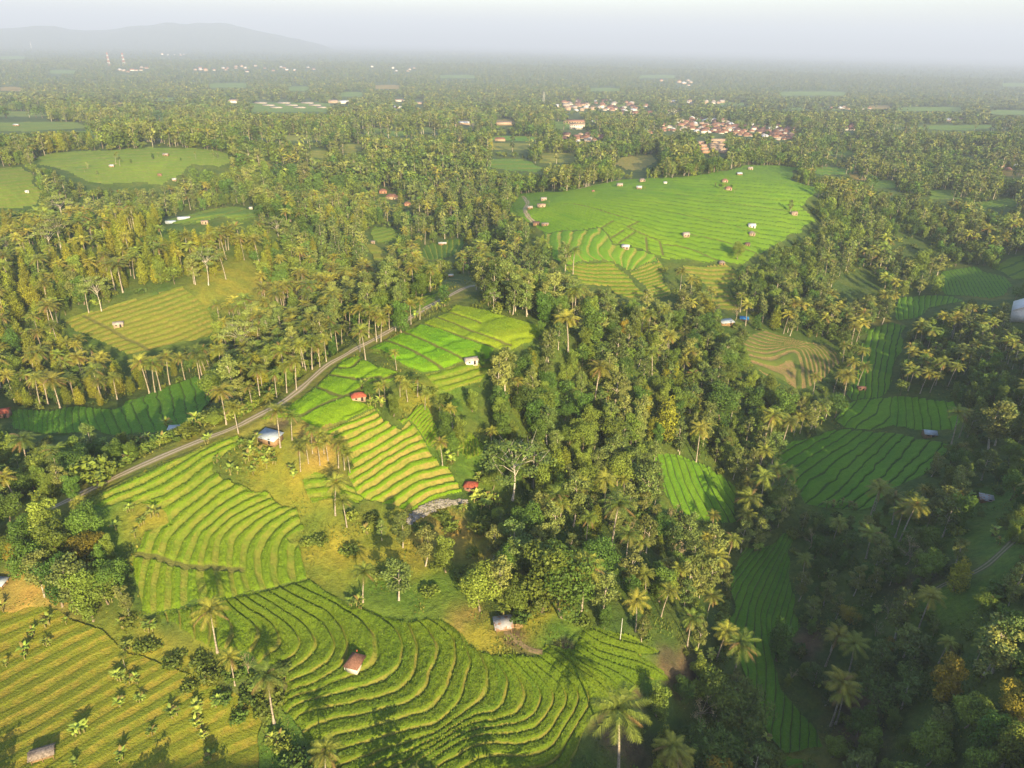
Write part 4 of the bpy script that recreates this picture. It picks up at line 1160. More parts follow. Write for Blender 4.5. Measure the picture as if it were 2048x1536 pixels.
KINDS = dict(   # leaf colour a, b, bark, number of variants
    coconut_palm=((0.105, 0.160, 0.020), (0.225, 0.215, 0.026), (0.34, 0.30, 0.24), 6),
    broadleaf_tree=((0.052, 0.120, 0.014), (0.140, 0.186, 0.022), (0.22, 0.18, 0.13), 5),
    slender_tree=((0.085, 0.143, 0.030), (0.178, 0.200, 0.046), (0.42, 0.38, 0.31), 5),
    clove_tree=((0.125, 0.175, 0.012), (0.205, 0.205, 0.014), (0.20, 0.15, 0.10), 3),
    spreading_tree=((0.105, 0.165, 0.030), (0.160, 0.195, 0.045), (0.50, 0.46, 0.39), 3),
    bare_tree=((0.20, 0.17, 0.075), (0.24, 0.20, 0.10), (0.34, 0.28, 0.21), 2),
    flowering_tree=((0.22, 0.16, 0.012), (0.18, 0.16, 0.015), (0.24, 0.19, 0.13), 2),
    bamboo_clump=((0.060, 0.110, 0.020), (0.100, 0.140, 0.022), (0.16, 0.17, 0.06), 2),
    banana_plant=((0.150, 0.240, 0.030), (0.260, 0.310, 0.050), (0.20, 0.19, 0.07), 4),
    shrub=((0.060, 0.115, 0.015), (0.135, 0.165, 0.020), (0.18, 0.14, 0.10), 4),
)
SHAPE = dict(broadleaf_tree='broadleaf', slender_tree='slender', clove_tree='clove', spreading_tree='spreading', bare_tree='bare', flowering_tree='broadleaf', bamboo_clump='bamboo', shrub='shrub')
MODEL = {}
def make_models():
    for kd, (ca, cb, bark, nv) in KINDS.items():
        ml, mb = mat_leaf(kd.replace('_', ' ') + ' leaf', ca, cb), mat_bark(kd.replace('_', ' ') + ' bark', bark)
        V = []
        for v in range(nv):
            lods = []
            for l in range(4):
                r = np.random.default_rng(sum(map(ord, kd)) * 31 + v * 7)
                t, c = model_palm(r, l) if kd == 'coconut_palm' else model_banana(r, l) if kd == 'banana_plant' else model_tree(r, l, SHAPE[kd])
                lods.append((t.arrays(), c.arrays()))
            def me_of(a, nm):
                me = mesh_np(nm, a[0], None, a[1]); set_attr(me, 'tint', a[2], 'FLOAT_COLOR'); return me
            (t, c) = lods[0]
            mt, mc = me_of(t, 'trunk'), me_of(c, 'crown')
            mt.materials.append(mb); smooth(mt); mc.materials.append(ml)
            # small copies: trunk and crown in one mesh
            t, c = lods[0] if kd in ('coconut_palm', 'banana_plant') else lods[0]
            mw = mesh_np(kd, np.r_[t[0], c[0]], None, np.r_[t[1], c[1] + len(t[0])])
            set_attr(mw, 'tint', np.r_[t[2], c[2]], 'FLOAT_COLOR')
            mw.materials.append(ml); mw.materials.append(mb)
            mi = np.zeros(len(mw.polygons), np.int32); mi[:len(t[1])] = 1
            mw.polygons.foreach_set('material_index', mi)
            V.append((mt, mc, mw, lods))
        MODEL[kd] = (V, ml, mb)
make_models()

# ------------------------------------------------------------------ where the plants stand
PLANTS = []     # kind, x, y, z, height, width factor, explicit
def height_for(P, top_py):
    lo, hi = 0.3, 60.0
    for _ in range(30):
        mid = (lo + hi) / 2
        _, py, _ = project(np.array([[P[0], P[1], P[2] + mid]]))
        if py[0] > top_py: lo = mid
        else: hi = mid
    return (lo + hi) / 2

def put(kind, px, py, top, wide=1.0, hmin=1.0, hmax=30.0):
    P = unproject(px, min(py, 1620))[0]
    P[2] = sheet_z(P[0], P[1])[0]
    h = min(max(height_for(P, top), hmin), hmax)
    PLANTS.append([kind, P[0], P[1], P[2] - 0.15, h, wide, True])

PALMS = [(434, 1302, 1200), (549, 1450, 1335), (655, 1575, 1480), (1235, 1560, 1395), (1163, 1222, 1105), (726, 1205, 1125), (1271, 1263, 1180), (1322, 1236, 1165), (1290, 1192, 1130), (1374, 1294, 1215),
         (1463, 1369, 1265), (1433, 1321, 1240), (1835, 1263, 1175), (1650, 1335, 1250), (1693, 1360, 1270), (1661, 1453, 1350), (1671, 1450, 1360), (1878, 1325, 1270), (1603, 1166, 1110), (1799, 1085, 990), (1736, 1047, 960), (1748, 1023, 955),
         (1480, 1068, 975), (1519, 1016, 930), (1539, 996, 920), (1560, 996, 930), (1392, 924, 845), (1526, 893, 820), (1536, 897, 815), (1902, 890, 810), (1918, 876, 815), (1685, 805, 730), (1630, 856, 795), (1587, 869, 825), (1600, 866, 820), (1454, 1126, 1065), (1485, 1081, 1015),
         (1423, 1070, 1020), (1223, 1102, 985), (1172, 1085, 1020), (1251, 1133, 1055), (1276, 1129, 1070), (1288, 1078, 1030), (1247, 1000, 950), (885, 934, 870), (982, 897, 850), (1035, 804, 752), (1211, 825, 780), (689, 938, 885),
         (477, 866, 795), (453, 849, 765), (560, 890, 805), (584, 876, 815), (601, 941, 885), (617, 927, 872), (656, 920, 868), (677, 934, 872), (640, 930, 875), (700, 945, 895), (671, 1033, 950), (694, 1057, 990), (648, 905, 855), (625, 905, 850), (38, 1013, 935), (128, 965, 885), (171, 1045, 990), (105, 950, 890),
         (439, 783, 725), (490, 783, 722), (521, 800, 725), (554, 797, 735), (574, 787, 718), (593, 780, 705), (607, 742, 668), (625, 742, 662), (613, 748, 672), (653, 725, 665), (665, 691, 628), (694, 653, 612), (684, 688, 645), (299, 787, 705), (311, 787, 712), (322, 783, 710), (340, 770, 700),
         (68, 711, 655), (109, 735, 678), (10, 635, 565), (178, 626, 565), (388, 568, 518), (567, 558, 505), (29, 800, 735), (95, 800, 740), (150, 800, 745), (235, 800, 740), (370, 760, 700), (400, 760, 695),
         (719, 670, 602), (738, 677, 602), (753, 681, 615), (762, 681, 620), (779, 660, 606), (791, 660, 610), (731, 717, 645), (822, 647, 595), (700, 660, 608), (793, 738, 705), (675, 700, 645), (640, 735, 680), (545, 830, 790), (470, 800, 745), (505, 815, 760), (720, 700, 640), (805, 655, 605), (840, 640, 590),
         (1360, 582, 530), (1380, 602, 545), (1416, 609, 570), (1422, 612, 575), (1367, 759, 712), (1702, 694, 642), (1685, 727, 680), (1714, 775, 720), (1625, 792, 742), (1840, 787, 735), (1871, 770, 708), (1895, 776, 720), (1860, 785, 740), (1720, 740, 690),
         (770, 800, 760), (800, 790, 750), (815, 800, 755), (835, 790, 745), (760, 805, 770), (850, 820, 775), (905, 855, 805), (880, 840, 800)]
for a in PALMS:
    put('coconut_palm', *a, wide=1.0, hmin=6, hmax=22)
TREES = [('spreading_tree', 1025, 998, 880, 1.25), ('slender_tree', 806, 1098, 1022, .9), ('slender_tree', 851, 1137, 1048, .95), ('broadleaf_tree', 892, 1147, 1070, .95), ('slender_tree', 798, 1202, 1112, 1.25), ('slender_tree', 986, 1122, 1045, .9),
         ('slender_tree', 764, 1085, 1035, .8), ('slender_tree', 1082, 1057, 985, .9), ('slender_tree', 1107, 1086, 1005, 1.0), ('slender_tree', 1147, 1049, 940, .95), ('broadleaf_tree', 960, 1224, 1118, .9), ('slender_tree', 996, 1214, 1115, 1.1),
         ('broadleaf_tree', 1085, 1225, 1085, 1.15), ('broadleaf_tree', 1122, 1236, 1090, 1.0), ('broadleaf_tree', 1030, 1222, 1150, 1.1), ('slender_tree', 1206, 1222, 1140, 1.3), ('slender_tree', 1283, 1284, 1230, .9), ('broadleaf_tree', 1312, 1434, 1368, 1.1),
         ('bare_tree', 1398, 1446, 1398, 1.4), ('bamboo_clump', 1470, 1472, 1362, 1.0), ('bamboo_clump', 1416, 1545, 1448, .9), ('broadleaf_tree', 1375, 1512, 1455, 1.2), ('broadleaf_tree', 1553, 1322, 1238, .95), ('slender_tree', 1394, 1305, 1232, .8),
         ('flowering_tree', 1881, 1408, 1312, .95), ('slender_tree', 1803, 1418, 1350, 1.1), ('flowering_tree', 2014, 1436, 1368, 1.0), ('broadleaf_tree', 1963, 1508, 1425, 1.0), ('slender_tree', 1789, 1286, 1178, .9), ('slender_tree', 1963, 1354, 1234, 1.1), ('slender_tree', 1985, 1345, 1225, 1.0),
         ('clove_tree', 1909, 1182, 1114, 1.2), ('slender_tree', 1977, 900, 798, 1.2), ('slender_tree', 1990, 890, 800, 1.0), ('slender_tree', 1963, 960, 895, 1.1), ('slender_tree', 1902, 1015, 932, 1.0), ('slender_tree', 1862, 955, 905, 1.1), ('slender_tree', 1915, 935, 880, 1.0),
         ('broadleaf_tree', 125, 1212, 1110, .95), ('slender_tree', 159, 1220, 1105, 1.1), ('broadleaf_tree', 186, 1238, 1135, .95), ('broadleaf_tree', 216, 1205, 1125, 1.0), ('slender_tree', 90, 1195, 1105, 1.1), ('broadleaf_tree', 106, 1085, 998, 1.3), ('broadleaf_tree', 120, 1135, 1042, 1.2), ('flowering_tree', 185, 1120, 1055, 1.2),
         ('broadleaf_tree', 60, 1110, 1030, 1.2), ('flowering_tree', 40, 1140, 1085, 1.2), ('broadleaf_tree', 230, 1190, 1110, 1.1), ('slender_tree', 191, 918, 842, .9), ('shrub', 195, 965, 912, 1.1), ('broadleaf_tree', 252, 900, 862, 1.2), ('shrub', 345, 880, 858, 1.2), ('broadleaf_tree', 430, 855, 820, 1.3), ('shrub', 375, 862, 845, 1.0),
         ('broadleaf_tree', 85, 985, 930, 1.1), ('broadleaf_tree', 30, 930, 870, 1.1), ('broadleaf_tree', 150, 1000, 950, 1.1), ('broadleaf_tree', 20, 1050, 985, 1.2), ('bare_tree', 500, 1348, 1308, 1.1), ('coconut_palm', 470, 1372, 1300, 1.0), ('coconut_palm', 250, 1335, 1305, 1.0),
         ('spreading_tree', 417, 570, 488, .9), ('spreading_tree', 487, 727, 632, .85), ('spreading_tree', 203, 622, 542, .8), ('spreading_tree', 988, 624, 570, .7), ('slender_tree', 391, 570, 505, 1.0),
         ('flowering_tree', 1241, 690, 632, .55), ('broadleaf_tree', 1180, 700, 615, 1.2), ('spreading_tree', 1165, 680, 625, 1.1), ('broadleaf_tree', 1080, 680, 640, 1.0), ('broadleaf_tree', 1065, 740, 695, 1.0), ('clove_tree', 1065, 750, 700, 1.1), ('broadleaf_tree', 965, 735, 700, .8), ('slender_tree', 1010, 790, 690, 1.1), ('slender_tree', 1000, 800, 700, 1.0),
         ('bamboo_clump', 1850, 545, 490, 1.2), ('broadleaf_tree', 1830, 560, 495, 1.2), ('broadleaf_tree', 1500, 830, 770, 1.2), ('broadleaf_tree', 1440, 840, 765, 1.3), ('broadleaf_tree', 1560, 845, 780, 1.3), ('clove_tree', 1330, 880, 790, 1.2), ('clove_tree', 1130, 950, 890, 1.0), ('clove_tree', 1110, 985, 890, .9)]
for a_, b_, c_ in [(470, 1352, 22), (520, 1372, 26), (545, 1412, 30), (500, 1402, 24), (445, 1402, 20), (420, 1352, 22), (380, 1382, 18), (562, 1345, 20), (530, 1432, 26), (600, 1530, 30), (640, 1550, 36), (560, 1500, 24), (405, 1330, 20), (350, 1325, 18), (300, 1300, 20), (480, 1440, 20), (545, 1375, 24), (1040, 1240, 22), (1060, 1222, 24), (640, 1090, 20), (700, 1110, 22), (760, 1160, 22), (860, 1190, 20), (930, 1160, 26), (745, 1050, 24), (900, 1060, 22), (960, 1060, 26)]:
    TREES.append(('shrub', a_, b_, b_ - c_, 1.2))
for a_, b_, c_ in [(232, 328, 22), (240, 332, 20), (236, 318, 16), (176, 338, 14), (170, 345, 12), (392, 318, 16), (428, 314, 16), (436, 318, 14), (316, 316, 12), (306, 318, 12), (195, 352, 12), (282, 300, 10), (262, 326, 10), (362, 322, 8), (1440, 378, 14), (1447, 382, 16), (1462, 380, 12), (1430, 374, 10), (1468, 388, 12), (1494, 342, 8), (1288, 382, 10), (1295, 366, 10), (1580, 425, 26), (1475, 520, 40), (1130, 545, 62), (1146, 548, 60), (990, 735, 36), (1285, 378, 8), (1098, 410, 10), (740, 790, 30)]:
    TREES.append((['broadleaf_tree', 'slender_tree', 'coconut_palm'][(a_ + b_) % 3], a_, b_, b_ - c_, 1.1))
for k, px, py, top, wd in TREES:
    put(k, px, py, top, wd, 1.5, 26)
BANANA = [(a, b, .9) for a, b in c10([(710, 400), (870, 430), (892, 422), (200, 450), (275, 520), (155, 570), (40, 640), (20, 320), (690, 720), (720, 715), (795, 725), (760, 740), (820, 850), (700, 870), (1195, 735), (1280, 860), (1155, 900), (1010, 930), (1150, 990), (470, 1030), (890, 1040), (1190, 1060), (720, 1180), (440, 1210), (390, 390), (640, 250), (740, 530), (290, 390), (1240, 1180), (1600, 1090), (1640, 1080), (1665, 700)])]
BANANA += [(a, b, 1.0) for a, b in c7([(760, 770), (830, 850), (905, 800), (790, 920), (680, 880), (1270, 490), (1350, 550), (1390, 545), (1410, 390), (1505, 360), (1465, 430), (1530, 440), (1215, 370), (1455, 470), (1500, 490), (1560, 510), (1580, 440), (980, 280), (860, 360), (1470, 400), (1545, 480), (1600, 480), (1480, 540), (1720, 560), (180, 1110), (130, 1130), (60, 1090), (100, 1080), (610, 380), (650, 420), (830, 390)])]
BANANA += [(a, b, 1.1) for a, b in c8([(860, 690), (830, 740), (890, 705), (155, 910), (720, 770), (800, 700), (920, 720), (860, 740), (825, 570), (640, 480), (690, 440), (1760, 600), (1540, 640)])]
BANANA += [(720, 1215, .9), (1003, 1231, 1.3), (700, 1210, .8)] + [(a, b, 1.0) for a, b in c9([(630, 780), (610, 800), (1180, 915), (1150, 920), (1900, 970), (1870, 910), (890, 750), (930, 745), (980, 740), (1020, 745), (1050, 760), (1700, 690), (1730, 690), (1490, 780), (1540, 790), (470, 1010), (490, 1000), (1650, 960), (1000, 960), (660, 350), (700, 340), (860, 260), (1000, 160), (1960, 1220)])]
BANANA += [(a, b, 1.0) for a, b in c12([(150, 680), (160, 700), (130, 590), (210, 590), (880, 110), (1180, 330), (1960, 200), (1990, 210), (1860, 280), (540, 1060), (400, 1150), (430, 1160), (2020, 1010), (1980, 1000), (1000, 810), (840, 760), (1480, 60)])]
BANANA += [(a, b, 1.0) for a, b in c5([(500, 590), (530, 585), (560, 570), (590, 560), (470, 730), (500, 720), (540, 700), (570, 690), (600, 680), (440, 740), (620, 670)])]
BANANA += [(a, b, 1.0) for a, b in cE([(690, 300), (720, 440), (760, 450), (800, 440), (1130, 330), (100, 990), (660, 320), (1590, 1030)])]
for px, py, s in BANANA:
    P = unproject(px, py)[0]; P[2] = sheet_z(P[0], P[1])[0]
    PLANTS.append(['banana_plant', P[0], P[1], P[2] - .1, 2.9 * s * rng.uniform(.7, 1.15), 1.0, True])

ZONES = [  # picture outline, weights of the kinds, height factor
    ([(-200, 440), (240, 455), (430, 450), (560, 480), (560, 560), (430, 590), (130, 600), (130, 720), (-200, 800)], dict(clove_tree=.52, coconut_palm=.26, broadleaf_tree=.20, spreading_tree=.02), 1.0),
    ([(430, 560), (560, 590), (720, 560), (760, 600), (600, 720), (430, 720), (400, 640)], dict(coconut_palm=.48, broadleaf_tree=.3, slender_tree=.17, banana_plant=.05), .95),
    ([(-200, 640), (130, 690), (330, 720), (430, 690), (600, 740), (560, 790), (-200, 840)], dict(coconut_palm=.36, clove_tree=.36, broadleaf_tree=.22, slender_tree=.06), .95),
    ([(560, 400), (1020, 380), (1080, 480), (1000, 560), (560, 560)], dict(coconut_palm=.16, broadleaf_tree=.46, slender_tree=.33, clove_tree=.05), 1.0),
    ([(960, 480), (1100, 500), (1300, 590), (1480, 650), (1100, 650), (900, 600)], dict(slender_tree=.62, broadleaf_tree=.26, coconut_palm=.08, bare_tree=.04), 1.05),
    ([(560, 300), (1000, 330), (1020, 400), (560, 420), (380, 380)], dict(broadleaf_tree=.68, slender_tree=.28, coconut_palm=.04), 1.3),
    ([(970, 640), (1480, 640), (1600, 800), (1560, 900), (1300, 900), (1300, 1060), (1000, 1000), (900, 800)], dict(broadleaf_tree=.52, slender_tree=.33, clove_tree=.06, coconut_palm=.05, bare_tree=.01), 1.0),
    ([(1000, 1000), (1300, 1000), (1480, 1050), (1500, 1300), (1100, 1240), (930, 1150)], dict(broadleaf_tree=.40, slender_tree=.36, coconut_palm=.07, bare_tree=.06, clove_tree=.03), .85),
    ([(1480, 1100), (2200, 1050), (2200, 1600), (1400, 1600)], dict(broadleaf_tree=.42, slender_tree=.42, coconut_palm=.05, bare_tree=.04, bamboo_clump=.05, flowering_tree=.02), .85),
    ([(1560, 640), (2200, 600), (2200, 900), (1900, 840), (1600, 820)], dict(broadleaf_tree=.52, coconut_palm=.24, slender_tree=.22), .95),
]
DEFAULT_MIX = dict(broadleaf_tree=.58, slender_tree=.33, coconut_palm=.07, clove_tree=.02)
HT = dict(coconut_palm=(8.5, 13), broadleaf_tree=(5.5, 10.5), slender_tree=(7, 13), clove_tree=(6.5, 11), spreading_tree=(14, 20), bare_tree=(6, 10), flowering_tree=(7, 11), bamboo_clump=(8, 12), banana_plant=(3, 4.5), shrub=(1.2, 2.8))
EXTRA_KEEP = []     # picture outlines kept free (huts, bare ground); filled by the houses

def keepout(px, py):
    k = np.zeros(px.shape, bool)
    for F in FIELDS:
        k |= inside(px, py, F['poly'])
    for p in OPEN:
        k |= inside(px, py, np.asarray(p))
    rp = smooth_line(ROAD_PX[:13], 1)
    k |= seg_dist(np.asarray(px, float), np.asarray(py, float), rp)[0] < 9
    for x, y, r in HOUSE_SPOTS:
        k |= (np.abs(px - x) < r) & (np.abs(py - y) < r * .8)
    return k

def scatter_forest():
    out = []
    rmin = 45.0
    r0 = rmin
    bands = [(45, 330, 4.2), (330, 700, 5.0), (700, 1400, 7.2), (1400, 2600, 10.5), (2600, 5200, 20.0), (5200, 11500, 60.0)]
    for lo, hi, sp in bands:
        xs = np.arange(-hi, hi, sp); ys = np.arange(0, hi, sp)
        X, Y = np.meshgrid(xs, ys)
        X = X.ravel() + rng.uniform(-.5, .5, X.size) * sp; Y = Y.ravel() + rng.uniform(-.5, .5, Y.size) * sp
        R = np.hypot(X, Y)
        k = (R >= lo) & (R < hi) & (Y > 0)
        X, Y = X[k], Y[k]
        Z = sheet_z(X, Y)
        px, py, d = project(np.c_[X, Y, Z])
        mgn = 60 + 14000 / d
        k = (px > -mgn) & (px < W + mgn) & (py < H + 260)
        out.append((X[k], Y[k], Z[k], px[k], py[k], d[k], np.full(k.sum(), sp)))
    return [np.concatenate(a) for a in zip(*out)]

def fill_forest():
    X, Y, Z, px, py, d, sp = scatter_forest()
    n_ = len(X)
    kind = np.empty(n_, object); hf = np.ones(n_)
    zone = np.full(n_, -1)
    for i, (p, w, f) in enumerate(ZONES):
        k = (zone < 0) & inside(px, py, np.asarray(p)); zone[k] = i; hf[k] = f
    for i in range(-1, len(ZONES)):
        k = np.where(zone == i)[0]
        w = DEFAULT_MIX if i < 0 else ZONES[i][1]
        nm = list(w); pr = np.array([w[a] for a in nm]); pr /= pr.sum()
        # kinds come in patches
        cl = vnoise(X[k] / 26, Y[k] / 26, 77) * .55 + rng.random(len(k)) * .45
        cl = (np.argsort(np.argsort(cl)) + .5) / max(len(k), 1)
        kind[k] = np.array(nm, object)[np.searchsorted(np.cumsum(pr), cl).clip(0, len(nm) - 1)]
    h = np.array([rng.uniform(*HT[k]) for k in kind]) * hf * (0.85 + .3 * vnoise(X / 40, Y / 40, 61))
    small = rng.random(n_) < .30
    h = np.where(small & (kind != 'coconut_palm'), h * .65, h)
    h = h * np.where(kind == 'coconut_palm', np.clip(.8 + d / 2500, 1, 1.5), np.clip(.62 + d / 900, 1, 1.5))
    _, tpy, _ = project(np.c_[X, Y, Z + h * .95]); _, mpy, _ = project(np.c_[X, Y, Z + h * .55])
    wpx = FOC * h * .16 / d
    bad = keepout(px, py) | keepout(px, tpy) | keepout(px, mpy) | keepout(px - wpx, mpy) | keepout(px + wpx, mpy)
    rd, _ = seg_dist(X, Y, road_c)
    bad |= rd < 4.0
    # glades: thin out by a broad noise, more where the photograph shows open ground
    dens = fbm(X / 55, Y / 55, 91, 3)
    bad |= (dens < .30) & (d > 330)
    bad |= (dens < .40) & (d > 700) & (rng.random(n_) < .5)
    # stand clear of the trees placed one by one
    ex = np.array([(p[1], p[2], p[4]) for p in PLANTS if p[0] != 'banana_plant'])
    near = np.where(d < 420)[0]
    for a in range(0, len(near), 2000):
        q = near[a:a + 2000]
        dd = np.hypot(X[q][:, None] - ex[None, :, 0], Y[q][:, None] - ex[None, :, 1])
        bad[q] |= (dd < 3.2).any(1)
    # the right-hand slope and the sparse woodland stay open
    for p, keep in SPARSE:
        bad |= inside(px, py, np.asarray(p)) & (rng.random(n_) > keep)
    for i in np.where(~bad)[0]:
        PLANTS.append([kind[i], X[i], Y[i], Z[i] - .2, h[i], rng.uniform(.85, 1.25), False])
SPARSE = [([(1480, 1080), (2200, 1000), (2200, 1600), (1560, 1600)], .92), ([(620, 1000), (1000, 1080), (960, 1200), (640, 1180)], .15), ([(-50, 1200), (250, 1240), (560, 1420), (560, 1600), (-50, 1600)], .0),
          ([(1200, 1350), (1340, 1330), (1300, 1600), (1180, 1600)], .5), ([(1820, 900), (2200, 860), (2200, 1100), (1850, 1100)], .8), ([(560, 830), (720, 850), (720, 960), (560, 960)], .3), ([(480, 820), (540, 850), (560, 1000), (480, 960)], .0), ([(760, 770), (1000, 770), (960, 940), (860, 900)], .45)]
# ------------------------------------------------------------------ huts, houses, masts
def plain_mat(name, c, var=0.35, scale=2.0, rough=0.8, streak=None):
    m, n, b = new_mat(name)
    tc = N(n, 'ShaderNodeTexCoord')
    x = noise(n, scale, 4, 0.6, tc.outputs['Object'])
    cc = mixc(n, ramp(n, x, 0.3, 0.75), scale_c(c, 1 - var), scale_c(c, 1 + var * .5))
    if streak:
        wv = N(n, 'ShaderNodeTexWave', wave_type='BANDS', bands_direction='X')
        wv.inputs['Scale'].default_value = 4.0
        n.links.new(tc.outputs['Object'], wv.inputs['Vector'])
        cc = mixc(n, math_(n, 'MULTIPLY', ramp(n, noise(n, .9, 3, .6, tc.outputs['Object']), .45, .62), 0.9), cc, streak)
        bump(n, b, wv.outputs['Fac'], 0.05, 0.6)
    n.links.new(cc, b.inputs['Base Color'])
    b.inputs['Roughness'].default_value = rough
    return m
MT = dict(
    tin=plain_mat('weathered tin', (0.46, 0.48, 0.50), .25, .8, .5, (0.36, 0.19, 0.10)), tinb=plain_mat('bluish tin', (0.36, 0.43, 0.49), .2, .8, .5), grey=plain_mat('grey roof sheets', (0.36, 0.33, 0.30), .3, .9),
    rust=plain_mat('rusty roof', (0.34, 0.09, 0.055), .4, 1.5), red=plain_mat('red roof', (0.38, 0.10, 0.06), .3, 1.2), tile=plain_mat('brown tiles', (0.22, 0.115, 0.08), .4, 3), terra=plain_mat('terracotta roof', (0.27, 0.145, 0.105), .35, 1.0),
    darkroof=plain_mat('dark brown roof', (0.13, 0.08, 0.075), .4, 1.0), thatch=plain_mat('old planks and thatch', (0.26, 0.22, 0.19), .5, 2.5), tan=plain_mat('pale tan roof', (0.34, 0.26, 0.20), .3, .4), white=plain_mat('white wall', (0.72, 0.68, 0.62), .15, 1.5),
    cream=plain_mat('cream wall', (0.40, 0.31, 0.22), .2, 1.2), wood=plain_mat('bare wood', (0.30, 0.20, 0.11), .4, 3), blue=plain_mat('blue sheet', (0.06, 0.30, 0.60), .2, 1.0), brick=plain_mat('brick wall', (0.40, 0.22, 0.15), .3, 3), dark=plain_mat('dark opening', (0.03, 0.028, 0.025), .2, 2),
    whiteroof=plain_mat('white roof sheets', (0.52, 0.54, 0.57), .12, .6, .5), stone=plain_mat('pale stones', (0.25, 0.24, 0.215), .4, 1.2), straw=plain_mat('dry straw', (0.34, 0.24, 0.10), .4, 4), orange=plain_mat('orange ridge tile', (0.60, 0.13, 0.05), .2, 3), steel=plain_mat('grey steel', (0.45, 0.46, 0.44), .2, .1), redpaint=plain_mat('red paint', (0.55, 0.16, 0.10), .1, .1), whitepaint=plain_mat('white paint', (0.80, 0.80, 0.80), .1, .1))

def box(g, cx, cy, cz, sx, sy, sz):
    V = np.array([(x, y, z) for z in (-.5, .5) for x, y in ((-.5, -.5), (.5, -.5), (.5, .5), (-.5, .5))]) * (sx, sy, sz) + (cx, cy, cz)
    Q = [(0, 3, 2, 1), (4, 5, 6, 7), (0, 1, 5, 4), (1, 2, 6, 5), (2, 3, 7, 6), (3, 0, 4, 7)]
    T = [t for a, b, c, d in Q for t in ((a, b, c), (a, c, d))]
    g.add(V, T, (0, 0, 0))

def slab(g, quad, t):
    """a sheet of thickness t under the four points of quad"""
    q = np.asarray(quad, float)
    nn = np.cross(q[1] - q[0], q[3] - q[0]); nn /= np.linalg.norm(nn)
    if nn[2] < 0: nn = -nn; q = q[::-1]
    V = np.r_[q, q - nn * t]
    Q = [(0, 1, 2, 3), (7, 6, 5, 4), (0, 4, 5, 1), (1, 5, 6, 2), (2, 6, 7, 3), (3, 7, 4, 0)]
    g.add(V, [t_ for a, b, c, d in Q for t_ in ((a, b, c), (a, c, d))], (0, 0, 0))

def part(g, name, mt, parent):
    V, T, _ = g.arrays()
    return link(name, mesh_np(name, V, None, T), [mt], parent)

def house(name, label, cat, px, py, w, l, h, rot, roof='gable', rise=None, rm='tin', wm='white', open_=False, over=.35, group=None, small=False, windows=0, P=None, floors=1):
    """w along local x (the ridge), l along local y; stands with its base at the ground seen at px, py"""
    if P is None:
        P = unproject(px, py)[0]
        P[2] = sheet_z(P[0], P[1])[0]
    e = bpy.data.objects.new(name, None)
    col.objects.link(e)
    e.location = P; e.rotation_euler = (0, 0, radians(rot))
    tag(e, label, cat, group)
    rise = rise if rise is not None else l * .28
    wg, rg = Geo(), Geo()
    t = .07
    if open_:
        for sx in (-1, 0, 1) if w > 4 else (-1, 1):
            for sy in (-1, 1):
                g = Geo(); hh = h + (rise * (.5 - .5 * sy) if roof == 'shed' else 0)
                box(g, sx * (w / 2 - .12), sy * (l / 2 - .12), hh / 2 - .2, .13, .13, hh + .4)
                part(g, 'post', MT['wood'], e)
        box(wg, 0, 0, .45, w * .92, l * .9, .12)
        box(wg, 0, l * .44, .9, w * .9, .06, .85)
        part(wg, 'platform', MT[wm], e)
    else:
        hw_ = h + (min(0, rise) - .1 if roof == 'shed' else 0)
        box(wg, 0, 0, hw_ / 2 - .3, w, l, hw_ + .6)
        if roof == 'gable':
            for s in (-1, 1):
                V = [(s * w / 2, -l / 2, h), (s * w / 2, l / 2, h), (s * w / 2, 0, h + rise), (s * (w / 2 - .1), -l / 2, h), (s * (w / 2 - .1), l / 2, h), (s * (w / 2 - .1), 0, h + rise)]
                wg.add(V, [(0, 1, 2), (3, 5, 4), (0, 2, 5), (0, 5, 3), (1, 4, 5), (1, 5, 2)], (0, 0, 0))
        wall = part(wg, 'wall', MT[wm], e)
        if not small:
            g = Geo(); box(g, w * .22, -l / 2 - .02, min(h, 2.1) / 2, .9, .05, min(h, 2.0)); part(g, 'door', MT['dark'], e)
            g = Geo(); box(g, -w * .22, -l / 2 - .02, h * .58, .8, .05, h * .3); part(g, 'window', MT['dark'], e)
        for f in range(floors if windows else 0):
            for k in range(windows):
                g = Geo(); zz = h / floors * (f + .55); box(g, (-.5 + (k + .5) / windows) * w, -l / 2 - .03, zz, w / windows * .5, .06, h / floors * .45); part(g, 'window', MT['dark'], e)
    a, b = w / 2 + over, l / 2 + over
    z0 = h - over * rise / (l / 2) if roof != 'shed' else h
    if roof == 'gable':
        slab(rg, [(-a, -b, z0), (a, -b, z0), (a, 0, h + rise), (-a, 0, h + rise)], t); slab(rg, [(-a, 0, h + rise), (a, 0, h + rise), (a, b, z0), (-a, b, z0)], t)
    elif roof == 'hip':
        c = max(a - b * .85, a * .18)
        V = np.array([(-a, -b, z0), (a, -b, z0), (a, b, z0), (-a, b, z0), (-c, 0, h + rise), (c, 0, h + rise)])
        V2 = np.r_[V, V[:4] - (0, 0, t)]
        rg.add(V2, [(0, 1, 5), (0, 5, 4), (1, 2, 5), (2, 3, 4), (2, 4, 5), (3, 0, 4), (0, 6, 7), (0, 7, 1), (1, 7, 8), (1, 8, 2), (2, 8, 9), (2, 9, 3), (3, 9, 6), (3, 6, 0), (6, 9, 8), (6, 8, 7)], (0, 0, 0))
    elif roof == 'shed':
        slab(rg, [(-a, -b, h + rise * (1 + over / l)), (a, -b, h + rise * (1 + over / l)), (a, b, h - over * rise / l), (-a, b, h - over * rise / l)], t)
    part(rg, 'roof', MT[rm], e)
    return e

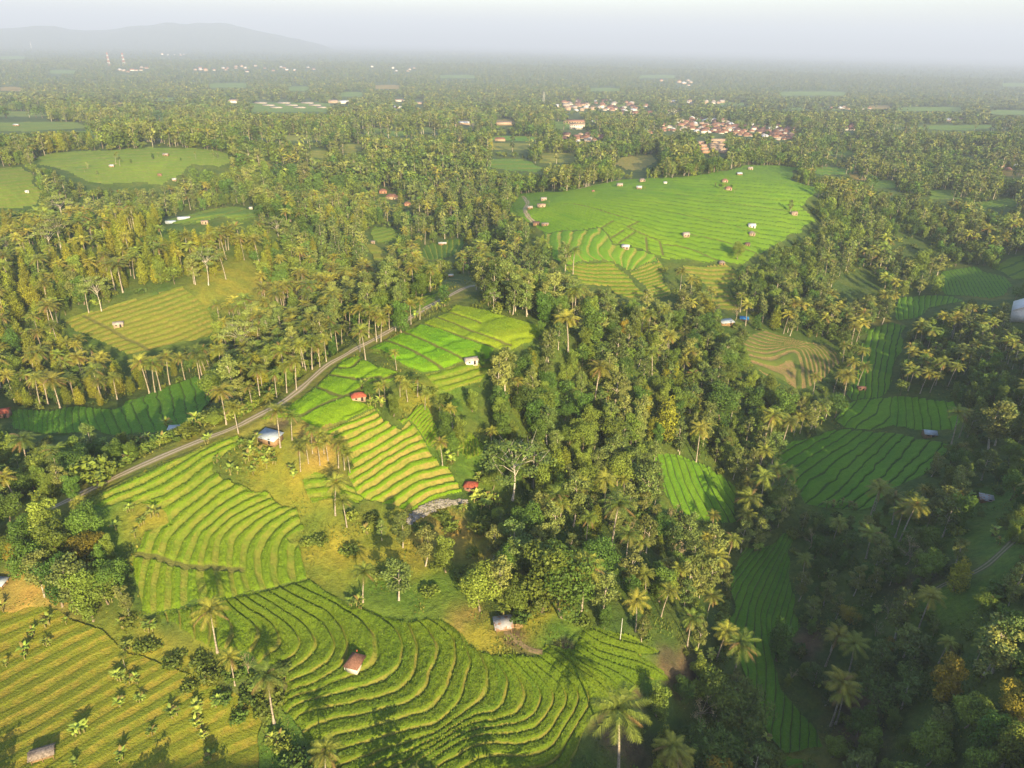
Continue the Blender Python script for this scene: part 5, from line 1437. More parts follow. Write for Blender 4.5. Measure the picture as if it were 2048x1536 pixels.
HOUSES = [   # name, label, category, x, y, w, l, h, rotation, keyword parts, clear radius
    ('field_hut', 'open field hut with a pale tin roof patched with rust at the terrace top', 'hut', 1006, 1256, 3.6, 2.9, 2.0, 12, dict(roof='shed', rise=-.55, rm='tin', wm='wood', open_=True), 34),
    ('field_hut', 'small white-walled hut under a steep brown tiled roof among curved terraces', 'hut', 711, 1336, 4.0, 3.0, 1.9, 74, dict(roof='hip', rise=1.5, rm='tile', wm='white', over=.45), 40),
    ('field_hut', 'weathered plank hut on posts in the dry strip field at the bottom corner', 'hut', 88, 1515, 4.3, 2.6, 1.7, 24, dict(roof='gable', rise=.8, rm='thatch', wm='wood', open_=True), 40),
    ('field_hut', 'rusty red roofed hut beside the white-branched tree', 'hut', 942, 974, 4.2, 3.2, 2.1, -4, dict(roof='hip', rise=1.0, rm='rust', wm='brick', over=.4), 30),
    ('house', 'red-roofed house with cream walls at the corner of the vivid paddy', 'house', 717, 797, 5.2, 3.6, 2.2, 22, dict(roof='hip', rise=1.1, rm='red', wm='cream', over=.4), 28),
    ('shed', 'bluish white tin-roofed shed beside the dirt road', 'shed', 540, 876, 7.4, 4.6, 2.6, -24, dict(roof='shed', rise=-.8, rm='tinb', wm='wood'), 34),
    ('field_hut', 'grey-roofed field hut at the edge of the ridge paddies', 'hut', 942, 727, 5.2, 3.2, 2.1, 22, dict(roof='gable', rise=1.0, rm='grey', wm='white'), 24),
    ('shed', 'low blue-grey tin shed in bushes across the dirt road', 'shed', 349, 864, 3.8, 2.6, 1.8, 8, dict(roof='shed', rise=-.4, rm='tinb', wm='wood'), 20),
    ('shack', 'red-roofed shack on the shaded valley paddies at the frame edge', 'shack', 9, 834, 3.6, 3.6, 2.1, 20, dict(roof='gable', rise=.9, rm='red', wm='brick'), 26),
    ('shed', 'blue-grey tin shed half cut by the frame under banana plants', 'shed', 2, 1172, 3.4, 2.6, 2.0, -8, dict(roof='shed', rise=-.5, rm='tinb', wm='wood', open_=True), 30),
    ('shed', 'low brown-roofed shed under the roadside palms', 'shed', 424, 789, 4.6, 3.0, 1.6, 12, dict(roof='gable', rise=.6, rm='darkroof', wm='wood'), 16),
    ('field_hut', 'lone grey-roofed hut on the tan and green strip field', 'hut', 238, 653, 4.4, 3.0, 2.0, 20, dict(roof='gable', rise=.9, rm='grey', wm='cream'), 16),
    ('shed', 'grey-roofed shed on the shaded valley terraces', 'shed', 1857, 873, 4.4, 3.6, 1.9, -10, dict(roof='gable', rise=.9, rm='tinb', wm='wood'), 22),
    ('shed', 'shed with a pale and red sheet roof on the shaded slope', 'shed', 1972, 1000, 4.2, 3.4, 1.7, -22, dict(roof='shed', rise=-.5, rm='tin', wm='wood'), 22),
    ('shed', 'low shed with a brick-red roof at the valley neck', 'shed', 1722, 780, 4.4, 3.0, 1.6, -12, dict(roof='gable', rise=.7, rm='terra', wm='wood'), 14),
    ('barn', 'large white-roofed barn cut by the right frame edge', 'barn', 2046, 634, 11.0, 7.0, 3.4, 55, dict(roof='gable', rise=2.2, rm='whiteroof', wm='white'), 30),
    ('shelter', 'bright blue sheet roof among the palms above the ploughed bowl', 'shelter', 1488, 641, 5.0, 3.6, 2.0, -14, dict(roof='shed', rise=-.5, rm='blue', wm='wood', open_=True), 16),
    ('shed', 'long grey sheet roof among the palms beside the blue shelter', 'shed', 1452, 650, 7.0, 3.6, 2.2, 20, dict(roof='shed', rise=-.6, rm='tinb', wm='wood'), 16),
    ('shed', 'tiny pale shed by the bare orange bank beyond the ridge road', 'shed', 901, 553, 4.0, 3.0, 1.8, 18, dict(roof='gable', rise=.7, rm='tinb', wm='wood'), 12),
    ('shed', 'pale low roof on the shaded hollow terraces', 'shed', 885, 490, 6.6, 3.0, 1.7, 6, dict(roof='gable', rise=.6, rm='whiteroof', wm='wood'), 12),
    ('field_hut', 'small brown hut on the grassy slope of the hollow', 'hut', 746, 486, 4.0, 3.2, 2.0, 10, dict(roof='gable', rise=1, rm='thatch', wm='cream'), 10),
    ('house', 'terracotta house uppermost of the hidden hamlet in the wood', 'house', 766, 386, 8, 5.5, 2.8, 14, dict(roof='hip', rise=2, rm='tile', wm='brick'), 10),
    ('house', 'long terracotta house in the middle of the hidden hamlet', 'house', 784, 398, 11, 6, 2.8, -8, dict(roof='hip', rise=2.2, rm='tile', wm='cream'), 12),
    ('house', 'brown-roofed house lowest of the hidden hamlet', 'house', 815, 411, 8, 5.5, 2.8, 20, dict(roof='hip', rise=2, rm='tile', wm='brick'), 10),
    ('house', 'small terracotta house at the side of the hidden hamlet', 'house', 704, 384, 6, 4.5, 2.6, 5, dict(roof='hip', rise=1.6, rm='terra', wm='brick'), 8),
    ('field_hut', 'grey hut at the top of the plateau track', 'hut', 1087, 402, 6, 4.5, 2.3, 8, dict(roof='gable', rise=1.4, rm='grey', wm='cream'), 9),
    ('field_hut', 'long pale-roofed hut below the top of the plateau track', 'hut', 1083, 415, 8.5, 5, 2.3, -12, dict(roof='gable', rise=1.4, rm='tan', wm='cream'), 11),
    ('field_hut', 'small grey hut right at the bend of the plateau track', 'hut', 1060, 419, 5.0, 4, 2.0, 0, dict(roof='gable', rise=1.2, rm='grey', wm='wood'), 8),
    ('shed', 'dark shed of the pair at the lower end of the plateau track', 'shed', 1072, 451, 5.5, 4, 2.0, 6, dict(roof='gable', rise=1.2, rm='darkroof', wm='wood'), 9),
    ('shed', 'long brownish shed of the pair at the lower end of the plateau track', 'shed', 1090, 452, 7.5, 4, 2.0, -4, dict(roof='gable', rise=1.3, rm='thatch', wm='wood'), 9),
    ('field_hut', 'white-roofed hut above the curved terrace steps', 'hut', 1251, 497, 5.2, 3.6, 1.9, -12, dict(roof='gable', rise=1.2, rm='whiteroof', wm='cream'), 10),
    ('field_hut', 'grey hut alone in the middle of the bright plateau', 'hut', 1371, 474, 4.8, 3.8, 2.0, 16, dict(roof='gable', rise=1.4, rm='grey', wm='cream'), 9),
    ('field_hut', 'white-roofed hut upper of the pair near the plateau wood', 'hut', 1503, 455, 5.2, 3.8, 2.0, -6, dict(roof='gable', rise=1.2, rm='whiteroof', wm='white'), 9),
    ('field_hut', 'brown-roofed hut lower of the pair near the plateau wood', 'hut', 1503, 471, 4.8, 3.8, 2.0, 4, dict(roof='hip', rise=1.4, rm='thatch', wm='cream'), 9),
    ('field_hut', 'dark little hut against the trees at the plateau side', 'hut', 1494, 492, 4.2, 3.4, 2.0, 0, dict(roof='gable', rise=1.2, rm='darkroof', wm='wood'), 7),
    ('field_hut', 'thatched hut at the near edge of the plateau above the step ladder', 'hut', 1443, 528, 4.6, 3.6, 1.8, 5, dict(roof='hip', rise=1.4, rm='thatch', wm='wood'), 9),
    ('field_hut', 'grey hut on the far rim of the plateau beside the path', 'hut', 1239, 373, 6.5, 4.5, 2.2, 6, dict(roof='gable', rise=1.5, rm='grey', wm='cream'), 8),
    ('field_hut', 'white hut second along the far rim of the plateau', 'hut', 1278, 378, 6, 4.5, 2.2, -10, dict(roof='gable', rise=1.4, rm='whiteroof', wm='cream'), 8),
    ('field_hut', 'brown hut by the bushes on the far rim of the plateau', 'hut', 1284, 364, 6.5, 4.5, 2.2, 10, dict(roof='hip', rise=1.6, rm='thatch', wm='cream'), 8),
    ('field_hut', 'tiny reddish hut near the far path of the plateau', 'hut', 1186, 385, 4, 3.2, 1.8, 0, dict(roof='gable', rise=1, rm='terra', wm='wood'), 6),
    ('field_hut', 'tiny white hut in the upper middle of the plateau', 'hut', 1330, 368, 4.4, 3.4, 1.9, 4, dict(roof='gable', rise=1, rm='whiteroof', wm='white'), 6),
    ('field_hut', 'hut with a small tree at the far tip of the plateau', 'hut', 1500, 340, 6, 4.5, 2.2, -6, dict(roof='gable', rise=1.6, rm='grey', wm='cream'), 8),
    ('field_hut', 'blue-grey hut second from the far tip of the plateau', 'hut', 1478, 351, 6, 4.5, 2.2, 8, dict(roof='gable', rise=1.5, rm='tinb', wm='wood'), 8),
    ('field_hut', 'reddish hut upper of two in the plateau thicket', 'hut', 1449, 365, 6, 4.5, 2.2, 2, dict(roof='hip', rise=1.6, rm='terra', wm='cream'), 8),
    ('field_hut', 'reddish hut lower of two in the plateau thicket', 'hut', 1456, 381, 6, 4.5, 2.2, 12, dict(roof='hip', rise=1.6, rm='terra', wm='cream'), 8),
    ('field_hut', 'little pale hut between twin trees on the curved steps', 'hut', 1136, 512, 3.6, 2.8, 1.6, 10, dict(roof='gable', rise=.8, rm='tan', wm='cream'), 7),
    ('field_hut', 'pale hut under a tree at the right wood edge of the plateau', 'hut', 1587, 431, 5.5, 4.2, 2.0, 8, dict(roof='gable', rise=1.3, rm='tan', wm='cream'), 8),
    ('field_hut', 'white speck of a hut on the terrace field at the left frame edge', 'hut', 55, 386, 4.6, 3.6, 2.4, 15, dict(roof='gable', rise=1, rm='whiteroof', wm='white'), 8),
    ('field_hut', 'pale hut beside the tree clump in the pale hillside field', 'hut', 224, 334, 6, 4.5, 2.4, 5, dict(roof='gable', rise=1.2, rm='whiteroof', wm='cream'), 8),
    ('field_hut', 'grey hut near the top of the pale hillside field', 'hut', 332, 312, 7, 5, 2.4, -5, dict(roof='gable', rise=1.4, rm='grey', wm='wood'), 8),
    ('field_hut', 'white hut low down in the pale hillside field', 'hut', 349, 361, 5, 4, 2.2, 12, dict(roof='gable', rise=1.2, rm='whiteroof', wm='cream'), 8),
    ('field_hut', 'reddish hut in the middle of the pale hillside field', 'hut', 320, 352, 5, 3.8, 2.0, 0, dict(roof='gable', rise=1.2, rm='terra', wm='wood'), 8),
    ('shed', 'blue-grey shed on the light strip field far left', 'shed', 33, 252, 11, 6, 2.8, 4, dict(roof='gable', rise=1.8, rm='tinb', wm='wood'), 8),
    ('greenhouse', 'pale blue plastic greenhouse upper of two on the hilltop meadow', 'greenhouse', 368, 438, 13, 6, 2.2, 16, dict(roof='gable', rise=1.2, rm='whiteroof', wm='tinb', small=True), 14),
    ('greenhouse', 'pale blue plastic greenhouse lower of two on the hilltop meadow', 'greenhouse', 342, 446, 12, 6, 2.2, 14, dict(roof='gable', rise=1.2, rm='tinb', wm='tinb', small=True), 14),
    ('house', 'cream house below the greenhouses on the hilltop meadow', 'house', 410, 447, 5.5, 3.6, 2.3, 6, dict(roof='gable', rise=1, rm='tan', wm='cream'), 9),
    ('field_hut', 'white hut on the crest of the hilltop meadow', 'hut', 502, 419, 4, 3, 2.2, 0, dict(roof='gable', rise=1, rm='whiteroof', wm='white'), 6),
    ('hall', 'long white building with rows of windows at the town edge', 'building', 1154, 258, 26, 11, 7.5, -2, dict(roof='gable', rise=2.6, rm='tan', wm='white', windows=8, floors=2, small=True), 16),
    ('hall', 'long cream hall behind the long white building', 'building', 1150, 248, 44, 12, 5, -4, dict(roof='gable', rise=3, rm='terra', wm='cream', windows=9, small=True), 16),
    ('farm_shed', 'long tan shed in front of the dirt yard left of the town', 'shed', 1008, 249, 34, 13, 4, 10, dict(roof='gable', rise=2.5, rm='tan', wm='cream', small=True), 12),
    ('farm_shed', 'pale shed group leader left of the dirt yard', 'shed', 928, 249, 26, 12, 4, -4, dict(roof='gable', rise=2.5, rm='whiteroof', wm='cream', small=True), 10),
    ('farm_shed', 'long tan shed highest of the far poultry sheds', 'shed', 800, 203, 60, 18, 4, -16, dict(roof='gable', rise=3, rm='tan', wm='white', small=True), 10),
    ('farm_shed', 'long tan shed second of the far poultry sheds', 'shed', 838, 208, 60, 18, 4, -20, dict(roof='gable', rise=3, rm='tan', wm='cream', small=True), 10),
    ('farm_shed', 'pale long shed lowest of the far poultry sheds', 'shed', 794, 217, 36, 12, 4, -24, dict(roof='gable', rise=3, rm='whiteroof', wm='cream', small=True), 8),
    ('farm_shed', 'big white-roofed shed beside the far greenhouses', 'shed', 688, 207, 38, 20, 5, 14, dict(roof='gable', rise=5, rm='whiteroof', wm='white', small=True), 8),
    ('farm_shed', 'pinkish roofed shed next to the big white one far away', 'shed', 668, 206, 34, 20, 5, 14, dict(roof='gable', rise=5, rm='tan', wm='cream', small=True), 8),
    ('farm_shed', 'small cream shed alone far left of the greenhouses', 'shed', 468, 206, 28, 12, 5, 2, dict(roof='gable', rise=3, rm='tan', wm='white', small=True), 8),
    ('house', 'red and cream house with a tall roof in the woods before the town', 'house', 921, 282, 9, 7, 4.5, 10, dict(roof='hip', rise=3, rm='terra', wm='cream', small=True), 8),
    ('house', 'reddish house row left of the bright strip far behind', 'house', 1000, 282, 16, 6, 3, -4, dict(roof='hip', rise=2.4, rm='tile', wm='cream', small=True), 8),
]
for k in range(6):
    HOUSES.append(('farm_shed', 'tan-roofed barrack shed, ' + ['uppermost', 'second', 'third', 'fourth', 'fifth', 'lowest'][k] + ' of the stacked block at the town edge', 'shed', 1432 + 2 * k, 283 + 4.6 * k, 40, 8, 3.5, 8, dict(roof='gable', rise=2.6, rm='tan', wm='cream', small=True), 11))
for k in range(4):
    HOUSES.append(('farm_shed', 'short tan-roofed shed, ' + ['uppermost', 'second', 'third', 'lowest'][k] + ' left of the stacked barrack block', 'shed', 1402 + 3 * k, 288 + 6 * k, 17, 8, 3.5, 25, dict(roof='gable', rise=2.6, rm='tan', wm='brick', small=True), 10))
for k in range(9):
    HOUSES.append(('greenhouse', 'long pale grey greenhouse roof, ' + ['first', 'second', 'third', 'fourth', 'fifth', 'sixth', 'seventh', 'eighth', 'ninth'][k] + ' from the left in the far greenhouse row', 'greenhouse', 522 + 15.5 * k, 207 + (k % 3) * 4.5, 46, 14, 3, -14, dict(roof='gable', rise=2.2, rm='grey', wm='grey', small=True), 9))
TOWN = [  # centre, radii, how many, place
    (1395, 254, 75, 17, 58, 'heart of the hazy town', .8), (1510, 262, 95, 11, 56, 'dark-roofed row of the hazy town', .3), (1560, 272, 32, 9, 12, 'near corner of the hazy town', .5), (1190, 213, 80, 11, 40, 'upper quarter behind the mast', .6), (1290, 222, 70, 12, 20, 'middle of the town woods', .6),
    (1165, 276, 42, 8, 20, 'hamlet below the long white building', .35), (1290, 262, 45, 8, 9, 'lane right of the long white building', .6), (1385, 206, 60, 3, 10, 'far strip above the town', .9), (1690, 256, 45, 5, 9, 'farm cluster right of the town', .7),
    (270, 140, 40, 5, 8, 'cluster at the twin masts', .6), (500, 138, 130, 6, 22, 'scattered hamlet beyond the twin masts', .8), (345, 110, 25, 2, 6, 'pale hamlet under the hill', .9), (1900, 243, 40, 4, 5, 'farmstead far right', .9),
    (1720, 218, 60, 3, 6, 'farm strip far right', .9), (1330, 168, 60, 10, 6, 'far plain behind the town', .9), (760, 140, 80, 6, 6, 'far plain beyond the sheds', .9), (2020, 335, 22, 5, 3, 'reddish yard at the right frame edge', .6), (1185, 246, 18, 3, 3, 'roof cluster beside the long white building', .6)]
HOUSE_SPOTS = [(a[3], a[4] - a[10] * .2, a[10]) for a in HOUSES]
TOWN_AT = []
for cx, cy, rx, ry, n_, nm, pale in TOWN:
    for k in range(n_):
        for _ in range(30):
            a, q = rng.uniform(0, 6.28), math.sqrt(rng.random())
            x, y = cx + rx * q * cos(a), cy + ry * q * sin(a)
            if all((abs(x - X) > 6.5) or (abs(y - Y) > 2.2) for X, Y, *_ in TOWN_AT): break
        TOWN_AT.append((x, y, nm, pale))
        HOUSE_SPOTS.append((x, y - .3, 4.4))

PXW = [38, 40, 46, 29, 30, 48, 28, 22, 26, 28, 22, 20, 25, 26, 16, 70, 18, 30, 11, 17, 9, 16, 24, 14, 12, 12, 17, 11, 14, 15, 16, 14, 15, 13, 10, 13, 12, 11, 12, 6, 7, 10, 11, 12, 13, 11, 13, 7, 9, 11, 8, 8, 11, 24, 20, 14, 7,
       30, 48, 32, 26, 42, 40, 26, 24, 22, 26, 12, 22] + [38] * 6 + [17] * 4 + [25] * 9       # roof widths in the photograph
def build_houses():
    for (nm, lb, ct, px, py, w, l, h, rot, kw, _), pw in zip(HOUSES, PXW):
        P = unproject(px, py)[0]; P[2] = sheet_z(P[0], P[1])[0]
        q = pw * float(project(P[None])[2][0]) / FOC / (max(w, l * .8) + 2 * kw.get('over', .35))
        e = house(nm, lb, ct, px, py, w, l, h, rot, P=P, **kw)
        e.scale = (q, q, q)
        if 'brown tiled' in lb:
            g = Geo(); box(g, 1.45, 0, 3.45, .30, .22, .35); part(g, 'ridge_cap', MT['orange'], e)
    for x, y, nm, pale in TOWN_AT:
        p = rng.random() < pale
        rm = str(rng.choice(['tan', 'terra', 'grey', 'whiteroof', 'tile'] if p else ['darkroof', 'tile', 'terra', 'darkroof']))
        P = unproject(x, y)[0]
        dist = math.hypot(P[0], P[1])
        s = rng.uniform(.65, 1.1)
        word = dict(tan='tan', terra='terracotta', whiteroof='white', grey='grey', darkroof='dark brown', tile='brown')[rm]
        fl = 2 if rng.random() < .2 else 1
        s *= min(dist / 1250, 1.8)
        house('town_house', f'small {"two-storey " if fl == 2 else ""}house, {word} roof, in the {nm}', 'house', x, y, 9.5 * s, 7 * s, (2.3 * fl + .2) * s, rng.uniform(-30, 30), roof='hip' if rng.random() < .7 else 'gable', rise=2.4 * s, rm=rm,
              wm='white' if rng.random() < .3 else 'cream', over=.8, small=True, P=P, group=f'{word} {"two-storey " if fl == 2 else ""}roofed houses, {nm}')
build_houses()

def mast(label, px, py, top, w0, w1, colours):
    P = unproject(px, py)[0]
    h = height_for(P, top)
    e = bpy.data.objects.new('lattice_mast', None); col.objects.link(e); e.location = P
    tag(e, label, 'radio mast')
    nseg = 7
    for s in range(nseg):
        z0, z1 = h * s / nseg, h * (s + 1) / nseg
        a, b = w0 + (w1 - w0) * s / nseg, w0 + (w1 - w0) * (s + 1) / nseg
        g = Geo(); rr = max(.22, h * .0055)
        c0 = [(-a, -a, z0), (a, -a, z0), (a, a, z0), (-a, a, z0)]; c1_ = [(-b, -b, z1), (b, -b, z1), (b, b, z1), (-b, b, z1)]
        for k in range(4):
            tube(g, [c0[k], c1_[k]], rr, 4); tube(g, [c0[k], c1_[(k + 1) % 4]], rr * .7, 3); tube(g, [c0[(k + 1) % 4], c1_[k]], rr * .7, 3); tube(g, [c1_[k], c1_[(k + 1) % 4]], rr * .7, 3)
        part(g, 'lattice_section', MT[colours[s % 2]], e)
    g = Geo(); tube(g, [(0, 0, h), (0, 0, h * 1.05)], .3, 4); part(g, 'antenna', MT['steel'], e)
mast('red and white lattice mast, nearer the frame edge of the hazy twin pair', 219, 132, 96, 5, 1.6, ('redpaint', 'whitepaint'))
mast('red and white lattice mast, taller one of the hazy twin pair', 249, 132, 94, 5, 1.6, ('redpaint', 'whitepaint'))
mast('grey-green lattice mast standing over the town', 1087, 213, 184, 3.2, 1.0, ('steel', 'steel'))
mast('faint pale lattice mast on the far plain before the low hill', 908, 110, 97, 5, 1.6, ('steel', 'whitepaint'))
mast('faint pale lattice mast under the hill ridge at the frame edge', 57, 72, 54, 4, 1.6, ('steel', 'whitepaint'))

def rocks(name, label, poly, n_, s0, s1, mt):
    W_ = unproject(np.array(poly)[:, 0], np.array(poly)[:, 1])
    b0, b1 = W_.min(0), W_.max(0)
    g = Geo(); k = 0
    while k < n_:
        x, y = rng.uniform(b0[0], b1[0]), rng.uniform(b0[1], b1[1])
        if not inside(np.array([x]), np.array([y]), W_)[0]: continue
        k += 1
        s = rng.uniform(s0, s1); z = sheet_z(x, y)[0]
        V = np.array([(1, 0, 0), (-1, 0, 0), (0, 1, 0), (0, -1, 0), (0, 0, 1), (0, 0, -1), (.7, .7, .4), (-.7, .7, .4), (-.7, -.7, .4), (.7, -.7, .4)]) * rng.uniform(.7, 1.2, (10, 1)) * (s, s, s * .6)
        a = rng.uniform(0, 6.28); c, d_ = cos(a), sin(a)
        V = np.c_[V[:, 0] * c - V[:, 1] * d_, V[:, 0] * d_ + V[:, 1] * c, V[:, 2]] + (x, y, z + s * .1)
        g.add(V, [(0, 6, 9), (6, 4, 9), (2, 7, 6), (7, 4, 6), (1, 8, 7), (8, 4, 7), (3, 9, 8), (9, 4, 8), (0, 2, 6), (2, 1, 7), (1, 3, 8), (3, 0, 9), (0, 5, 2), (2, 5, 1), (1, 5, 3), (3, 5, 0)], (0, 0, 0))
    V, T, _ = g.arrays()
    tag(link(name, mesh_np(name, V, None, T), [mt]), label, 'stones', None, 'stuff')
rocks('stones', 'strip of pale loose stones laid along the bank under the ribbed slope', c8([(390, 830), (420, 780), (500, 730), (580, 700), (660, 700), (740, 695), (745, 715), (660, 735), (580, 760), (500, 800), (440, 830), (410, 860)]), 620, .12, .42, MT['stone'])

# roads and tracks
strip('road', 'narrow two-rut dirt road along the ridge', road_c, .98, mat_road((0.38, 0.33, 0.26), (0.20, 0.185, 0.09)))
M_TRACK = mat_road((0.22, 0.19, 0.12), (0.09, 0.11, 0.035))
strip('track', 'two-rut track crossing the shaded slope', road_world([(1855, 1195), (1880, 1172), (1920, 1158), (1965, 1138), (2010, 1100), (2060, 1050)]), .85, M_TRACK)
strip('path', 'pale footpath down the near corner of the bright plateau', road_world(c5([(1070, 40), (1105, 80), (1080, 105), (1085, 140), (1130, 190)])), 1.2, mat_road((0.36, 0.30, 0.20), (0.26, 0.23, 0.12)))
strip('path', 'pale footpath on the far rim of the bright plateau', road_world(c2([(1390, 1110), (1480, 1085), (1560, 1070), (1640, 1052)])), 1.3, mat_road((0.34, 0.28, 0.18), (0.26, 0.24, 0.12)))
strip('path', 'faint path crossing the dry ground by the open tin hut', road_world([(1010, 1262), (1040, 1285), (1062, 1300), (1085, 1305)]), .6, mat_road((0.19, 0.145, 0.09), (0.17, 0.14, 0.07)))

# small loose things near the huts
P = unproject(1036, 1253)[0]
g = Geo()
Pp, Nn, _ = lobe_points([(0, 0, .35, .9, .7, .6)], 500, rng, .3); leaf_cards(g, Pp, Nn, .16, rng, .5)
V, T, _ = g.arrays(); tag(link('straw_heap', mesh_np('straw_heap', V, None, T), [MT['straw']], None, P), 'brown heap of dry straw leaning by the open tin-roofed hut', 'straw heap')
for lb, px, py, top in (('slim white bamboo pole standing on the dark upper terraces', 1240, 1281, 1237), ('short pale bamboo pole beside the plank hut field boundary', 690, 1345, 1335)):
    P = unproject(px, py)[0]; h = height_for(P, top); g = Geo(); tube(g, [(0, 0, -.3), (.02, 0, h * .5), (0, .03, h)], np.array([.06, .05, .035]), 6)
    V, T, _ = g.arrays(); me = mesh_np('bamboo_pole', V, None, T); smooth(me); tag(link('bamboo_pole', me, [MT['whitepaint']], None, P), lb, 'pole')
# ------------------------------------------------------------------ planting: the largest of each kind one by one, the rest as woods
fill_forest()
# bushes
def bushes():
    for lo, hi, sp, keep in ((60, 230, 6.0, .8), (230, 420, 8, .7), (420, 1000, 8.5, .75), (1000, 2300, 17, .75)):
        X, Y = np.meshgrid(np.arange(-hi, hi, sp), np.arange(0, hi, sp)); X = X.ravel() + rng.uniform(-.5, .5, X.size) * sp; Y = Y.ravel() + rng.uniform(-.5, .5, Y.size) * sp
        R = np.hypot(X, Y); k = (R > lo) & (R < hi) & (rng.random(X.size) < keep); X, Y = X[k], Y[k]
        Z = sheet_z(X, Y); px, py, d = project(np.c_[X, Y, Z]); _, ty, _ = project(np.c_[X, Y, Z + 2.2 * np.clip(d / 330, 1, 3.2)])
        bad = keepout(px, py) | keepout(px, ty) | (px < -80) | (px > W + 80) | (py > H + 120)
        rd, _ = seg_dist(X, Y, road_c)
        for p_, kp in SPARSE:
            if kp < .2: bad |= inside(px, py, np.asarray(p_)) & (rng.random(len(px)) < .5)
        for i in np.where(~bad & (rd > 4.2))[0]:
            PLANTS.append(['shrub', X[i], Y[i], Z[i] - .15, rng.uniform(*HT['shrub']) * np.clip(d[i] / 330, 1, 3.2), rng.uniform(.9, 1.5), False])
    # a belt of bushes along the far side of the road
    for t in np.linspace(0.02, .55, 60):
        i = t * (len(road_c) - 1); k = int(i); P = road_c[k]; q = road_c[min(k + 1, len(road_c) - 1)] - P
        nn = np.array([-q[1], q[0]]) / (np.hypot(q[0], q[1]) + 1e-9); o = rng.uniform(3.6, 9.5)
        x, y = P[0] + nn[0] * o, P[1] + nn[1] * o
        PLANTS.append(['shrub', x, y, sheet_z(x, y)[0] - .15, rng.uniform(1.2, 3.0), rng.uniform(1, 1.5), False])
        if rng.random() < .25: PLANTS.append(['banana_plant', x, y, sheet_z(x, y)[0] - .1, rng.uniform(2.6, 4), 1.0, False])
bushes()

LANDMARKS = [('brown-tiled hut', 711, 1325), ('open tin-roofed hut', 1006, 1250), ('plank hut', 88, 1505), ('rusty-roofed hut', 942, 965), ('red-roofed house', 717, 790), ('bluish roadside shed', 540, 868), ('grey ridge hut', 942, 720),
             ('shed across the road', 349, 860), ('red shack', 9, 826), ('lone strip-field hut', 238, 650), ('grey valley shed', 1857, 868), ('pale-and-red shed', 1972, 995), ('brick-red valley roof', 1722, 778), ('white barn', 2040, 625),
             ('blue sheet roof', 1488, 636), ('ploughed bowl', 1590, 720), ('stone strip', 870, 1020), ('ridge road end', 905, 588), ('hidden hamlet', 790, 395), ('hilltop meadow', 440, 430), ('plateau track', 1065, 430), ('curved plateau steps', 1200, 520),
             ('white-branched tree', 1025, 960), ('lower valley strip', 1540, 1300), ('shaded slope track', 1960, 1140), ('terrace tongue', 1390, 970), ('dry field corner', 430, 1400), ('far valley bend', 1850, 540), ('pale hillside field', 280, 335), ('lit corner paddy', 2010, 535),
             ('dark bottom paddy', 1580, 1525), ('left frame edge', 5, 600), ('lower terrace corner', 1180, 1480), ('blue frame-edge shed', 5, 1165), ('dividing hedge', 1290, 560), ('plateau wood edge', 1620, 440)]
LXY = np.array([(a, b) for _, a, b in LANDMARKS], float)
ORD = 'nearest second third fourth fifth sixth seventh eighth ninth tenth eleventh twelfth thirteenth fourteenth fifteenth sixteenth seventeenth eighteenth nineteenth twentieth'.split()
ORD += ['twenty-' + o for o in 'first second third fourth fifth sixth seventh eighth ninth'.split()] + ['thirtieth'] + ['thirty-' + o for o in 'first second third fourth fifth sixth seventh eighth ninth'.split()] + ['fortieth'] + ['forty-' + o for o in 'first second third fourth fifth sixth seventh eighth ninth'.split()]
LOOK = dict(coconut_palm=('coconut palm', 'palm'), broadleaf_tree=('leafy green tree', 'tree'), slender_tree=('slim pale-trunked tree', 'tree'), clove_tree=('dense cone-shaped tree', 'tree'), spreading_tree=('flat-crowned tree with white limbs', 'tree'),
            bare_tree=('nearly leafless twiggy tree', 'tree'), flowering_tree=('orange-tinted bushy tree', 'tree'), bamboo_clump=('feathery bamboo clump', 'bamboo'), banana_plant=('banana plant', 'plant'), shrub=('low bush', 'bush'))

